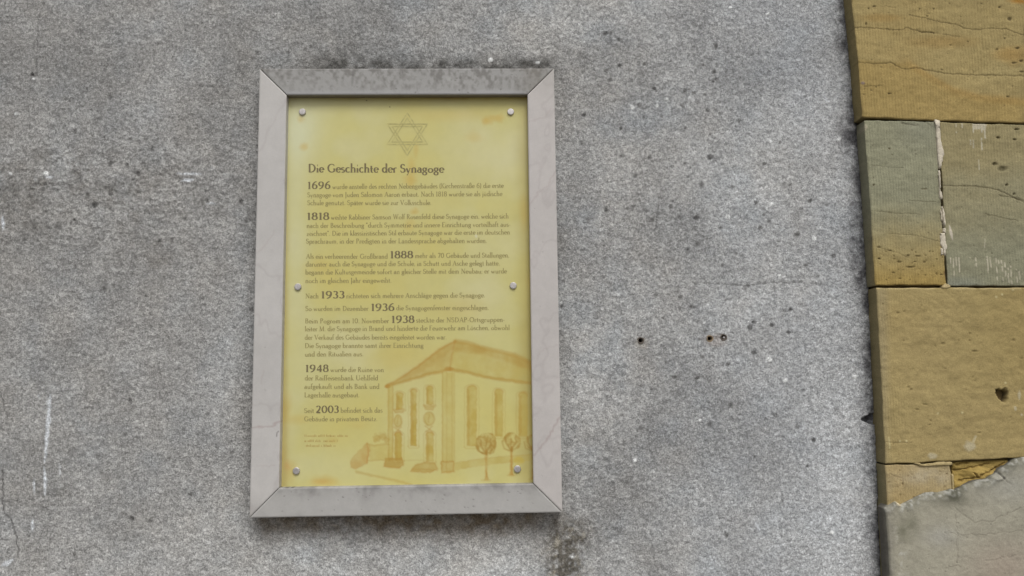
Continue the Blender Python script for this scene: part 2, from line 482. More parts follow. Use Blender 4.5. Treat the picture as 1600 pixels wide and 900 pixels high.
def build_wall():
    xl, zl = at([-90], [970], 0)[0]
    zt = at([0], [-70], 0)[0][1]
    xr = 0.93; res = 0.0023
    xs = np.arange(xl, xr, res); zs = np.arange(zl, zt, res)
    n1 = 14
    ox = lambda a, b: a + (b - a) * np.linspace(0, 1, n1) ** 2.2
    xs = np.r_[ox(xl, -9.0)[1:][::-1], xs, ox(xr, 9.0)[1:]]
    zs = np.r_[ox(zl, GZ - 0.05)[1:][::-1], zs, ox(zt, 4.2)[1:]]
    X, Z = np.meshgrid(xs, zs)
    m, n = X.shape
    X, Z = X.ravel(), Z.ravel()
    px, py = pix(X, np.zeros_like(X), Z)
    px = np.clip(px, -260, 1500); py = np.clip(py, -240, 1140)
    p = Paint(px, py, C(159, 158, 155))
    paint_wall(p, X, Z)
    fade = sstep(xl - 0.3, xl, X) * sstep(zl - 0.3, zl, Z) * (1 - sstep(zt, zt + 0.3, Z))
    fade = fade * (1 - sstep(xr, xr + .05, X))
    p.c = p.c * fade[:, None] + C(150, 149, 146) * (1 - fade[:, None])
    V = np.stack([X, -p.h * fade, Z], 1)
    i = np.arange(m * n).reshape(m, n)
    Q = np.stack([i[:-1, :-1], i[:-1, 1:], i[1:, 1:], i[1:, :-1]], -1).reshape(-1, 4)
    cen = V[Q].mean(1)
    keep = np.ones(len(Q), bool)
    for hx, hy, _ in HOLES:
        c = at([hx], [hy], 0)[0]
        keep &= np.hypot(cen[:, 0] - c[0], cen[:, 2] - c[1]) > 0.0062
    return new_mesh('roughcast_wall', V, Q[keep], M_WALL, None, np.clip(p.c, 0.02, 0.8))


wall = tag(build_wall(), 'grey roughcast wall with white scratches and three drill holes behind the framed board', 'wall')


def lathe(name, prof, cx, cz, mat, parent, n=28, yoff=0.0, wob=0.0, seed=0, smooth=True):
    """ring profile (radius, y) revolved about the axis through (cx, cz) that points out of the wall"""
    a = np.linspace(0, 2 * np.pi, n, endpoint=False)
    V = []
    for k, (r, y) in enumerate(prof):
        rr = r * (1 + wob * np.sin(3 * a + seed) + wob * 0.7 * np.sin(5 * a + 2 * seed))
        V.append(np.stack([cx + rr * np.cos(a), np.full(n, y + yoff), cz + rr * np.sin(a)], 1))
    V = np.concatenate(V)
    i = np.arange(n); j = (i + 1) % n
    Q = np.concatenate([np.stack([k * n + i, k * n + j, (k + 1) * n + j, (k + 1) * n + i], 1) for k in range(len(prof) - 1)])
    return new_mesh(name, V, Q[:, ::-1], mat, parent, None, smooth)


for hx, hy, k in HOLES:
    c = at([hx], [hy], 0)[0]
    pl = lathe('wall_plug', [(0.0094, 0.004), (0.0082, -0.0012), (0.0070, -0.0022), (0.0058, -0.0018), (0.0047, 0.002), (0.0044, 0.012), (0.0040, 0.03)],
               c[0], c[1], M_TAN if k == 1 else M_PLUG, wall, 22, 0.0, 0.05, k)
    ho = lathe('plug_hole', [(0.0043, 0.014), (0.0040, 0.016), (0.0001, 0.017)], c[0], c[1], M_HOLE, pl, 16)
    tag(pl, ['lone dark grey wall plug', 'rust brown wall plug', 'dark grey wall plug with a screw stub in it'][k])
    if k == 2:
        lathe('screw_stub', [(0.0026, 0.014), (0.0026, 0.0), (0.0018, -0.001), (0.0001, -0.001)], c[0] + 0.001, c[1] - 0.001, M_METAL, pl, 12)

# ------------------------------------------------------------------ sandstone pilaster
pil = bpy.data.objects.new('stone_pilaster', None)
COL.objects.link(pil)
pil.location = (0.85, 0, GZ)
tag(pil, 'ochre and grey-green sandstone pilaster with a cement repair, right of the roughcast wall', 'pilaster')
PINV = Matrix.Translation(pil.location).inverted()


def pil_slab(*a, **k):
    o = slab(*a, **k)
    o.matrix_parent_inverse = PINV
    return o


OCH, GRN, BUF = C(154, 137, 93), C(138, 136, 112), C(147, 131, 94)


def tooling(p, amt, period, seed, slope=0.062, region=None):
    x, y = p.px, p.py
    t = (x - slope * (y - 0) + 2.2 * fbm(x, y, 60, 2, seed)) / period
    w = np.sin(2 * np.pi * t)
    k = np.clip(0.65 + 0.9 * fbm(x, y, 45, 3, seed + 3), 0, 1.1)
    if region is not None: k = k * region
    p.h += amt * w * k
    p.mul(1 + 0.06 * w * k)


def speck(p, n, box, rgb, rr, k, dh, seed, flat=1.0):
    rng = np.random.default_rng(seed)
    for i in range(n):
        r = rng.uniform(*rr)
        p.blob(rng.uniform(box[0], box[2]), rng.uniform(box[1], box[3]), r * rng.uniform(1, 1.6), r * flat, rgb, k, dh, .4, .6, seed + i)


def bedding(p, amp, seed):
    b = fbm(p.px * 0.25, p.py, 30, 4, seed)
    p.mul(1 + 1.2 * amp * b + .05 * fbm(p.px, p.py, 5, 2, seed + 4))
    p.mix(np.clip(.5 * fbm(p.px * .5, p.py, 70, 3, seed + 6), 0, .35), p.c.mean(0) * np.array([1.12, 1.02, .86]))
    p.h += 0.0016 * fbm(p.px * 0.4, p.py, 22, 3, seed + 1) + 0.0010 * fbm(p.px * .8, p.py, 7, 3, seed + 2)


CRK = C(62, 52, 34)


def stone_a(p, X, Z):
    bedding(p, 0.10, 101)
    x, y = p.px, p.py
    p.mix(0.75 * sstep(-0.2, 0.5, fbm(x * .4, y, 90, 2, 105)) * (1 - sstep(150, 185, y)), C(144, 134, 96))
    lo = sstep(-4, 4, y - np.interp(x, [1330, 1420, 1450, 1490, 1530, 1600, 1760], [92, 100, 122, 145, 155, 160, 158]))
    p.mix(0.8 * lo, C(154, 132, 82))
    rim = np.exp(-((y - np.interp(x, [1330, 1420, 1450, 1490, 1530, 1600, 1760], [92, 98, 118, 141, 152, 158, 156])) / 6.0) ** 2)
    p.mix(0.4 * rim * sstep(1390, 1440, x), C(156, 120, 58))
    p.blob(1380, 28, 45, 9, C(152, 124, 74), .55, 0, .2, .4, 3); p.blob(1470, 65, 70, 14, C(148, 122, 74), .55, 0, .2, .4, 4)
    p.blob(1580, 85, 45, 18, C(152, 120, 66), .55, 0, .2, .4, 5); p.blob(1596, 0, 22, 7, C(160, 112, 40), .8, 0, .3, .4, 6)
    p.mix(0.5 * sstep(1585, 1615, x) * (0.6 + fbm(x, y, 15, 3, 109)), C(98, 90, 66))
    tooling(p, 0.0006, 4.6, 111, region=1 - 0.6 * sstep(1540, 1600, x))
    for pts, w in (([(1325, 48), (1333, 43), (1358, 43), (1385, 46), (1408, 47), (1415, 43), (1428, 47), (1440, 50), (1460, 51)], 1.8), ([(1440, 50), (1470, 52), (1500, 58)], 1.1),
                   ([(1420, 24), (1455, 30), (1478, 36), (1492, 37), (1510, 45), (1530, 47), (1545, 44), (1575, 46), (1600, 55), (1660, 60)], 1.7), ([(1340, 97), (1377, 100), (1392, 98), (1408, 106), (1420, 108), (1432, 105), (1450, 110), (1480, 116), (1530, 117), (1580, 118), (1680, 121)], 1.7),
                   ([(1350, 134), (1378, 134)], 1), ([(1375, 9), (1400, 12)], 1)):
        p.line(pts, w, CRK, .45, .55, -0.0011, False, 1.0)
    for cx, cy, rx, ry in ((1366, 10, 4, 2), (1357, 13, 2, 2), (1353, 37, 2, 3), (1390, 146, 5, 1.6), (1437, 14, 2, 2), (1459, 14, 2.5, 2), (1449, 25, 3, 2), (1562, 11, 2.5, 2), (1558, 77, 3, 2), (1578, 29, 5, 4),
                           (1585, 98, 6, 2), (1590, 75, 5, 2), (1575, 151, 4, 1.5), (1596, 95, 6, 3), (1513, 65, 2, 1.5), (1570, 60, 2, 2), (1597, 112, 6, 2), (1472, 109, 2.5, 1.5)):
        p.blob(cx, cy, rx * .8, ry * .8, C(66, 57, 38), .8, -0.002, .4, .5, int(cx))
    speck(p, 60, (1340, 0, 1640, 180), C(92, 80, 54), (.7, 1.5), .6, -0.001, 120)
    p.blob(1348, 130, 4, 3, C(110, 98, 104), .7, 0.0008)
    p.blob(1347, 185, 9, 3.5, C(48, 40, 28), .8, -0.006, .3, .4, 8)


def stone_b(p, X, Z):
    bedding(p, 0.08, 131)
    x, y = p.px, p.py
    p.mix(sstep(300, 420, y + 14 * fbm(x, y, 40, 3, 133)), C(152, 135, 90))
    p.mix(0.6 * sstep(400, 445, y), C(154, 128, 68))
    p.mix(0.35 * (1 - sstep(188, 260, y)) * sstep(1380, 1440, x), C(128, 129, 116))
    tooling(p, 0.0006, 4.4, 137)
    for pts, w in (([(1408, 192), (1420, 195), (1435, 195)], 1.6), ([(1445, 191), (1458, 198)], 1.2), ([(1360, 257), (1390, 261), (1412, 262)], .9), ([(1420, 313), (1445, 315), (1470, 315)], 1.2), ([(1362, 330), (1410, 334), (1440, 334)], 1),
                   ([(1390, 365), (1430, 368), (1470, 378)], 1), ([(1370, 386), (1400, 394), (1420, 402)], 1)):
        p.line(pts, w, CRK, .4, .6, -0.0009, False, 1.0)
    for cx, cy, rx, ry in ((1390, 232, 2.5, 2.2), (1394, 242, 2, 1.2), (1365, 289, 2.5, 2.5), (1443, 295, 6, 1.4), (1374, 386, 4, 1.6), (1391, 392, 4, 1.5), (1419, 399, 4, 2), (1434, 400, 6, 2), (1406, 409, 5, 1.8), (1424, 417, 8, 2.4), (1445, 409, 3.5, 2.5), (1374, 404, 2.5, 1.7),
                           (1396, 426, 3, 1.6), (1471, 429, 4, 1.7), (1406, 435, 3.2, 1.7), (1385, 437, 2, 1.4), (1430, 409, 3, 1), (1446, 430, 2, 1.4), (1416, 402, 4, 1)):
        p.blob(cx, cy, rx * .9, ry * .75, C(76, 64, 38), .8, -0.002, .4, .5, int(cx))
    speck(p, 40, (1365, 390, 1478, 445), C(88, 74, 42), (.7, 1.4), .7, -0.0012, 140)
    speck(p, 25, (1360, 190, 1470, 390), C(92, 86, 66), (.6, 1.2), .6, -0.001, 150)
    p.line([(1353, 195), (1352, 203)], 6, C(168, 158, 136), .7, 1.2, 0.0006, True)
    p.line([(1476, 425), (1480, 440)], 3, C(90, 60, 42), .7, .8)


def comb(p, box, seed, dens, slope=0.05, top=None):
    """white mortar left standing in the tooled furrows"""
    i = p.near([(box[0], box[1]), (box[2], box[3])], 0)
    x, y = p.px[i], p.py[i]
    t = (x - slope * (y - box[1])) / 4.4
    fr = np.abs((t % 1) - .5)
    col = np.floor(t)
    a0 = _hash(col, col * 0 + seed, seed) ; a1 = _hash(col, col * 0 + seed + 3, seed)
    yy = (y - box[1]) / (box[3] - box[1])
    br = vnoise(col * 7.3, y / 5.0, seed)
    m = (1 - sstep(.18, .3, fr)) * (a0 < dens) * (yy < .6 + .4 * a1) * (br > -.25 + .5 * fbm(x, y, 6, 2, seed))
    if top is not None: m = m * (y > np.interp(x, *top))
    p.mix(m * np.clip(.75 + .6 * br, .3, .9), C(180, 172, 150), i)
    p.h[i] += 0.0004 * m


def stone_c(p, X, Z):
    bedding(p, 0.08, 161)
    x, y = p.px, p.py
    p.mix(.9 * sstep(330, 400, y + 12 * fbm(x, y, 40, 3, 163)), C(133, 131, 108))
    p.mix(.8 * (1 - sstep(240, 300, y + 14 * fbm(x, y, 50, 3, 165))), C(144, 132, 96))
    p.mix(.5 * sstep(425, 446, y) * (1 - sstep(1500, 1560, x)), C(126, 129, 120))
    tooling(p, 0.0006, 4.5, 167, region=1 - .5 * sstep(1560, 1620, x))
    for pts, w in (([(1474, 289), (1495, 291), (1515, 290), (1545, 294), (1558, 296), (1570, 301), (1590, 311), (1605, 314), (1660, 320)], 1.7), ([(1562, 305), (1580, 308), (1600, 315)], 1.5), ([(1540, 335), (1590, 345)], 1)):
        p.line(pts, w, CRK, .5, .6, -0.0012, False, 1.0)
    for cx, cy, rx, ry in ((1567, 264, 9, 5), (1555, 256, 5, 3), (1573, 289, 3, 2.2), (1585, 303, 2, 2), (1585, 218, 3, 2), (1560, 215, 4, 2.2), (1589, 202, 5, 2)):
        p.blob(cx, cy, rx, ry, C(74, 68, 48), .7, -0.004, .3, .4, int(cx))
    speck(p, 30, (1480, 200, 1640, 440), C(88, 84, 64), (.6, 1.3), .6, -0.001, 170)
    comb(p, (1517, 189, 1542, 222), 11, .9)
    comb(p, (1470, 192, 1505, 212), 12, -.1); comb(p, (1512, 215, 1545, 235), 13, -.2); comb(p, (1520, 240, 1540, 275), 14, -.5)
    p.poly([(1519, 190), (1541, 190), (1541, 202), (1520, 203)], C(182, 174, 152), .8, 1.2, rough=1.5)
    comb(p, (1539, 400, 1660, 447), 21, .85, .08, ([1540, 1560, 1580, 1600, 1660], [400, 404, 416, 428, 436]))
    comb(p, (1484, 402, 1500, 432), 22, .7); comb(p, (1512, 402, 1528, 420), 23, 0.); comb(p, (1538, 372, 1552, 392), 24, .1)
    p.line([(1484, 352), (1486, 365), (1488, 375)], 4.5, C(188, 178, 160), .9, .8, .0004, True)


def stone_d(p, X, Z):
    bedding(p, 0.07, 181)
    x, y = p.px, p.py
    p.mix(.5 * sstep(1450, 1600, x), C(143, 125, 80))
    p.mix(.5 * sstep(-.1, .5, fbm(x * .5, y, 80, 3, 183)), C(158, 140, 96))
    p.mix(.35 * (1 - sstep(1378, 1396, x)), C(136, 128, 106))
    p.h += 0.0016 * fbm(x * .7, y, 26, 3, 187)
    tooling(p, 0.0003, 4.2, 189, region=np.clip(1 - sstep(1385, 1430, x), 0, 1))
    for cx, cy, rx, ry in ((1403, 489, 3.5, 2.5), (1386, 493, 2, 1.5), (1380, 475, 1.8, 1.5), (1516, 521, 3.5, 2), (1473, 537, 6, 2.5), (1515, 532, 2.5, 2), (1523, 549, 6, 3), (1583, 532, 5, 3), (1477, 576, 2, 1.5), (1433, 640, 7, 2.2), (1445, 632, 6, 2.5), (1454, 657, 3, 2),
                           (1530, 676, 4, 2), (1424, 609, 3, 2), (1596, 560, 3, 2), (1420, 605, 4, 1.5), (1452, 664, 3, 1.2)):
        p.blob(cx, cy, rx * .8, ry * .8, C(110, 96, 62), .5, -0.002, .3, .5, int(cx))
    for cx, cy in ((1566, 460), (1557, 464), (1583, 453), (1571, 598), (1465, 646), (1503, 645), (1406, 689), (1416, 689)):
        p.blob(cx, cy, 2, 2, C(196, 184, 140), .7, .0005)
    speck(p, 45, (1380, 455, 1640, 720), C(112, 96, 60), (.7, 1.5), .5, -0.001, 200)
    for cx, cy, rx, ry in ((1516, 698, 10, 9), (1458, 713, 8, 6), (1593, 618, 3, 8), (1586, 638, 2.5, 3.5), (1596, 648, 2, 3)):
        p.blob(cx, cy, rx, ry, C(178, 168, 140), .75, .0006, .5, .5, int(cx))
    p.line([(1521, 690), (1525, 682)], 3, C(178, 168, 140), .7)
    p.line([(1389, 684), (1390, 700)], 2, C(186, 174, 130), .7)
    p.line([(1370, 691), (1400, 691), (1425, 692)], 1.2, CRK, .4, .7, -.001, False, 1)
    p.mix(.75 * np.exp(-((y - 450) / 2.6) ** 2) * (fbm(x, y * 0, 20, 2, 207) > -.35), C(178, 160, 116))
    p.blob(1567, 618, 9, 9, C(48, 38, 30), 1.0, -0.022, .7, .45, 9)
    p.blob(1560, 611, 4, 4, C(44, 36, 28), .9, -0.012, .6, .4, 10)
    p.blob(1570, 631, 9, 4, C(160, 142, 98), .5, 0.001)


def stone_e(p, X, Z):
    bedding(p, 0.08, 221)
    x, y = p.px, p.py
    n = fbm(x, y, 16, 3, 223)
    p.mix(np.clip(.55 * np.exp(-(((x - 1450) / 42) ** 2 + ((y - 742) / 14) ** 2)) * (1 + n), 0, .7), C(170, 160, 138))
    p.mix(.4 * sstep(760, 790, y), C(154, 132, 84))
    p.mix(np.clip(.6 * (1 - sstep(1388, 1400, x)) * (.4 + n), 0, .6), C(160, 146, 112))
    tooling(p, 0.0003, 4.2, 227)
    speck(p, 30, (1388, 730, 1488, 800), C(100, 82, 46), (.8, 1.8), .5, -0.0012, 230)
    p.line([(1390, 740), (1410, 748), (1412, 760)], 1.2, CRK, .35, .7, -.001, False, 2)


def stone_f(p, X, Z):
    x, y = p.px, p.py
    r = fbm(x * .45 + y * .2, y - .25 * x, 20, 4, 241)
    p.mul(1 + .22 * r)
    p.h += 0.006 * r + 0.004 * fbm(x * .4, y - .3 * x, 14, 3, 243)
    for pts in ([(1492, 735), (1520, 730), (1545, 724)], [(1500, 752), (1530, 744), (1565, 728)], [(1495, 727), (1512, 722)], [(1520, 738), (1530, 748)], [(1550, 735), (1568, 722)]):
        p.line(pts, 2.2, C(84, 58, 22), .6, 1, -0.004, False, 2)


def cement(p, X, Z):
    x, y = p.px, p.py
    a = fbm(x, y, 90, 4, 261); b = fbm(x, y, 22, 4, 263); c = fbm(x, y, 5, 2, 265)
    p.mul(1 + .10 * a + .07 * b)
    p.mix(.5 * np.exp(-(((x - 1570) / 60) ** 2 + ((y - 890) / 45) ** 2)), C(154, 136, 122))
    p.mix(.45 * np.exp(-(((x - 1470) / 26) ** 2 + ((y - 838) / 16) ** 2)), C(156, 154, 148))
    p.mix(.4 * np.exp(-(((x - 1580) / 45) ** 2 + ((y - 760) / 25) ** 2)), C(152, 151, 144))
    e = y - np.interp(x, *CE.T)
    p.mix(np.clip(np.exp(-(e / 16.0) ** 2) * (.55 + .8 * b), 0, .75), C(84, 84, 74))
    p.mix(np.clip(.75 * np.exp(-(((x - 1490) / 26) ** 2 + ((y - 780) / 13) ** 2)) * (.7 + b), 0, .7), C(74, 74, 60))
    p.mix(np.clip(.7 * np.exp(-(((x - 1418) / 18) ** 2 + ((y - 822) / 22) ** 2)) * (.7 + b), 0, .7), C(88, 88, 68))
    p.mix(np.clip(.75 * (1 - sstep(1388, 1402, x - .02 * (y - 800))) * (.7 + .9 * b), 0, .8), C(86, 82, 80))
    p.mix(np.clip(1.6 * c * np.exp(-(e / 9.0) ** 2), 0, .7), C(172, 170, 160))
    p.mix(np.clip(1.8 * (fbm(x, y, 8, 3, 271) - .12) * np.exp(-(((x - 1406) / 11) ** 2)) * sstep(800, 870, y), 0, .8), C(182, 178, 166))
    speck(p, 60, (1390, 770, 1640, 960), C(88, 86, 76), (.6, 1.3), .5, -0.0008, 280)
    for pts in ([(1490, 792), (1510, 808), (1526, 816), (1550, 814), (1575, 802), (1600, 790), (1660, 780)], [(1480, 830), (1494, 835), (1540, 836), (1600, 828)], [(1540, 876), (1570, 871), (1600, 866)], [(1494, 800), (1495, 850), (1496, 880)],
                [(1480, 886), (1500, 885)], [(1563, 742), (1568, 748), (1580, 758)]):
        p.line(pts, 1.1, C(92, 86, 74), .38, .9, -0.0008, False, 2.4)
    p.blob(1562, 746, 9, 5, C(168, 164, 150), .7, .003, .5, .4, 4); p.line([(1561, 736), (1566, 744), (1570, 748)], 3, C(60, 58, 54), .7, 1, -.003)
    p.blob(1406, 787, 5, 5, C(196, 184, 154), .9, .003, .5, .4, 5)
    p.h += 0.0025 * a + 0.0012 * b + .0006 * c + np.exp(-(e / 7.0) ** 2) * .003 * c
    p.h -= 0.006 * np.exp(-(np.clip(e, 0, None) / 6.0) ** 2)


SIDE = C(120, 110, 80)
R_ = 1760


def stone(edges, painter, base, yf=YP, seed=0, side=SIDE, rnd=0.0020, res=0.0017, wob=0.0016, mat=None, name='stone', yb=0.06):
    return pil_slab(name, *px_edges(*edges, yf), yf, yb, res, mat or M_STONE, pil, painter=painter, base=base, rnd=rnd, wob=wob, seed=seed, side=side)


tag(stone(([(1319, -130), (R_, -130)], [(1348, 183), (1420, 186), (1500, 189), (1600, 192), (R_, 196)], [(1319, -130), (1331, 0), (1341, 95), (1348, 183)], [(R_, -130), (R_, 196)]), stone_a, OCH, YP - .002, 1), 'ochre top stone with wavy bedding cracks')
tag(stone(([(1350.5, 188), (1400, 188.5), (1461, 190)], [(1368, 446), (1479, 445)], [(1350.5, 188), (1359.5, 310), (1368, 446)], [(1461, 190), (1470, 305), (1479, 445)]), stone_b, GRN, YP, 2, C(118, 115, 96)), 'narrow grey-green stone turning ochre at the bottom')
tag(stone(([(1468, 190.5), (1600, 195), (R_, 199)], [(1481.5, 446.5), (R_, 447)], [(1468, 190.5), (1474.5, 315), (1481.5, 446.5)], [(R_, 199), (R_, 447)]), stone_c, C(139, 133, 105), YP, 3), 'grey-green stone with combed white mortar marks')
tag(stone(([(1370, 449.5), (R_, 450)], [(1384, 724), (1430, 723), (1475, 720.5), (1520, 718.5), (1600, 714.5), (R_, 708)], [(1370, 449.5), (1377, 590), (1384, 724)], [(R_, 450), (R_, 708)]), stone_d, C(155, 138, 94), YP - .001, 4), 'largest buff stone with a rusty drill hole')
tag(stone(([(1384, 727), (1440, 725.5), (1484, 723.5)], [(1396, 1010), (1500, 1010)], [(1384, 727), (1389, 870), (1396, 1010)], [(1484, 723.5), (1489, 760), (1500, 1010)]), stone_e, C(160, 143, 105), YP + .001, 5, C(120, 114, 86)), 'pale buff stone partly under the cement')
tag(stone(([(1488, 723), (1530, 720.5), (1600, 717.5), (R_, 711)], [(1503, 1010), (R_, 1010)], [(1488, 723), (1503, 1010)], [(R_, 711), (R_, 1010)]), stone_f, C(160, 136, 78), YP + .010, 6, rnd=.004), 'rough broken orange stone')
CE = np.array([(1300, 802), (1381, 796), (1392, 790), (1402, 784), (1410, 790), (1422, 784), (1435, 776), (1448, 771), (1470, 769), (1488, 765), (1497, 767), (1510, 758), (1530, 751), (1545, 749), (1560, 741), (1566, 734), (1578, 726), (1590, 716), (1605, 714), (1640, 704), (R_, 690)], float)
tag(stone(([(1385.5, 796)] + [tuple(q) for q in CE[2:]], [(1400, 1010), (R_, 1010)], [(1385.5, 796), (1392.5, 905), (1400, 1010)], [(R_, 690), (R_, 1010)]), cement, C(155, 150, 133), YP - .010, 7, C(96, 92, 84), .005, .0017, .002, M_CEMENT, 'cement_patch', YP + .03),
    'grey crumbling cement repair over the lower stones')
# stones of the same pier above and below the picture
zt_ = at([1331], [-134], YP)[0][1]
zb_ = at([1331], [1012], YP)[0][1]
for z0, z1, base in ((zt_ + .006, zt_ + .44, OCH), (zt_ + .446, zt_ + .9, GRN), (GZ, zb_, C(129, 126, 112))):
    x0, x1 = at([1326], [-134], YP)[0][0] - .004, at([R_], [450], YP)[0][0]
    pil_slab('stone', [(x0, z1), (x1, z1)], [(x0, z0), (x1, z0)], [(x0, z1), (x0, z0)], [(x1, z1), (x1, z0)], YP, 0.06, 0.012, M_STONE, pil, base=base, rnd=.006, wob=.002, seed=int(z0 * 50) + 40, side=SIDE)


def mortar_bed(p, X, Z):
    p.mul(1 + .3 * fbm(X, Z, .02, 3, 301))


x0, x1 = at([1350.5], [188], YP)[0][0] + .012, at([R_], [450], YP)[0][0] - .01
pil_slab('mortar_bed', [(x0, zt_ + .9), (x1, zt_ + .9)], [(x0, GZ), (x1, GZ)], [(x0, zt_ + .9), (x0, GZ)], [(x1, zt_ + .9), (x1, GZ)], YP + .018, .05, .02, M_MORTAR, pil,
         painter=mortar_bed, base=C(112, 94, 62), rnd=0, side=C(80, 70, 50))


def extrude_poly(name, pts_px, yf, yb, mat, rgb, parent, jig=0.0, seed=0):
    pts = np.asarray(pts_px, float)
    n0 = len(pts)
    pts = resample(np.r_[pts, pts[:1]], n0 * 4 + 1)[:-1]
    rng = np.random.default_rng(seed)
    pts = pts + rng.normal(0, jig, pts.shape)
    P = at(pts[:, 0], pts[:, 1], yf)
    c = P.mean(0)
    k = len(P)
    inner = c + (P - c) * .8
    V = np.concatenate([np.c_[P[:, 0], np.full(k, yb), P[:, 1]], np.c_[P[:, 0], np.full(k, yf + .0012), P[:, 1]],
                        np.c_[inner[:, 0], yf + rng.normal(0, .0004, k), inner[:, 1]]])
    i = np.arange(k); j = (i + 1) % k
    Q = np.concatenate([np.stack([r * k + i, r * k + j, (r + 1) * k + j, (r + 1) * k + i], 1) for r in range(2)])
    bm_t = []
    from mathutils.geometry import tessellate_polygon
    for t in tessellate_polygon([[Vector((a[0], a[1], 0)) for a in inner]]):
        bm_t.append([2 * k + q for q in t])
    o = new_mesh(name, V, Q, mat, parent, np.tile(rgb, (len(V), 1)), True, bm_t)
    o.matrix_parent_inverse = PINV
    return o


MW = C(196, 186, 166)
for k, pts in enumerate(([(1461, 186), (1469, 188), (1469.5, 200), (1470, 212), (1472, 225), (1475, 236), (1475.5, 242), (1473.5, 246), (1474, 252), (1471.5, 255), (1471, 262), (1468, 263), (1466.5, 250), (1465.5, 235), (1464, 215), (1462.5, 198)],
                         [(1466, 266), (1469, 266), (1470, 284), (1469.5, 300), (1473, 306), (1473, 312), (1470, 311), (1468, 303), (1468.5, 285)],
                         [(1473, 322), (1476, 330), (1478, 350), (1477, 354), (1475, 350), (1473.5, 336)],
                         [(1470, 328), (1472.5, 332), (1473, 346), (1471, 344)],
                         [(1470, 364), (1477, 364), (1479, 380), (1480.5, 388), (1478, 391), (1478, 400), (1475, 398), (1474, 388), (1470, 380)],
                         [(1471, 388), (1473.5, 388), (1473.5, 399), (1471, 398)],
                         [(1475, 356), (1478, 356), (1478, 364), (1474, 362)],
                         [(1476, 444), (1480, 443), (1486, 447), (1484, 450), (1472, 450)])):
    extrude_poly('mortar_smear', pts, YP - .0035, YP + .012, M_MORTAR, MW if k < 7 else C(182, 164, 122), pil, .35, k)
for k, pts in enumerate(([(1428, 724), (1432, 723), (1440, 726), (1470, 722), (1488, 722), (1490, 727), (1470, 727), (1440, 729)], [(1487, 740), (1490, 742), (1491, 768), (1489, 768)])):
    extrude_poly('mortar_smear', pts, YP - .002, YP + .012, M_MORTAR, C(172, 154, 112), pil, .4, 30 + k)

# ------------------------------------------------------------------ framed information board
CX, CZ, FW, FH, BW = -0.18078816, 0.2005921, 0.6707658, 0.9964029, 0.06153801
YF, YG = -0.045, -0.024                                   # front of the stone frame, front of the yellow sheet
board = bpy.data.objects.new('information_board', None)
COL.objects.link(board)
board.location = (CX, 0, CZ - FH / 2)
BINV = Matrix.Translation(board.location).inverted()
tag(board, 'yellowed history board with a sepia drawing in a pale stone frame on the wall', 'information board')


def kid(o, parent=board):
    o.parent = parent
    if parent is board: o.matrix_parent_inverse = BINV      # sub-parts hang on a part that already sits at the origin
    return o


X0, X1, Z0, Z1 = CX - FW / 2, CX + FW / 2, CZ - FH / 2, CZ + FH / 2
x0, x1, z0, z1 = X0 + BW, X1 - BW, Z0 + BW, Z1 - BW


def veins(p, seed, pinks):
    x, y = p.px, p.py
    p.mul(1 + .06 * fbm(x, y, 70, 4, seed) + .03 * fbm(x, y, 9, 3, seed + 1))
    v = np.abs(fbm(x * .8 + y * .35, y * .5 - x * .3, 55, 4, seed + 2)); p.mix(.22 * np.exp(-(v / .035) ** 2), C(150, 140, 138))
    for pts, w, k in pinks:
        p.line(pts, w, C(150, 128, 124), k, 1.4, 0, False, 2.0)
    speck(p, 14, (x.min(), y.min(), x.max(), y.max()), C(128, 122, 118), (.5, 1.0), .6, -.0003, seed + 5)


def bar_left(p, X, Z):
    veins(p, 401, [([(392, 669), (408, 666), (424, 665), (436, 660)], 3, .45), ([(404, 395), (416, 380), (430, 360)], 1.5, .25), ([(408, 600), (412, 580)], 2, .25), ([(400, 729), (430, 727)], 1.3, .25)])
    p.mix(.35 * sstep(770, 806, p.py), C(140, 136, 130))
    p.line([(432, 682), (433, 676), (435, 674)], 1.2, C(86, 80, 76), .8)


def bar_right(p, X, Z):
    veins(p, 411, [([(835, 712), (845, 697), (855, 686), (866, 668), (876, 650)], 2, .6), ([(829, 320), (842, 300), (858, 288), (870, 262)], 1.6, .3), ([(838, 560), (850, 545), (872, 540)], 1.4, .25), ([(826, 190), (850, 185), (862, 170)], 1.3, .25)])
    p.mix(.3 * (1 - sstep(115, 170, p.py)), C(156, 152, 144))


def dirt(p, seed, k, y0, y1):
    x, y = p.px, p.py
    a = fbm(x, y, 22, 5, seed); b = fbm(x, y * .7, 4.5, 3, seed + 2)
    p.mul(1 + .07 * a + .07 * b)
    p.mix(np.clip(k * (.2 + .8 * a + 1.1 * b) * sstep(y1, y0, y), 0, .6), C(88, 84, 78))


def bar_top(p, X, Z):
    dirt(p, 421, .9, 104, 172)
    x, y = p.px, p.py
    p.mix(np.clip(.7 * np.exp(-((y - 105) / 4.0) ** 2) * (.3 + fbm(x, y, 13, 3, 427)), 0, .8), C(90, 86, 78))
    p.line([(552, 112), (551, 124), (550, 134)], 4, C(96, 93, 90), .5, 1.5, 0, True); p.blob(708, 125, 14, 9, C(164, 162, 158), .5)
    p.mix(.35 * sstep(138, 146, y), C(166, 164, 166))
    p.mix(.4 * np.exp(-((x - 835) / 22.0) ** 2), C(122, 116, 106))
    speck(p, 60, (410, 106, 860, 146), C(92, 88, 82), (.5, 1.4), .6, -.0004, 430)


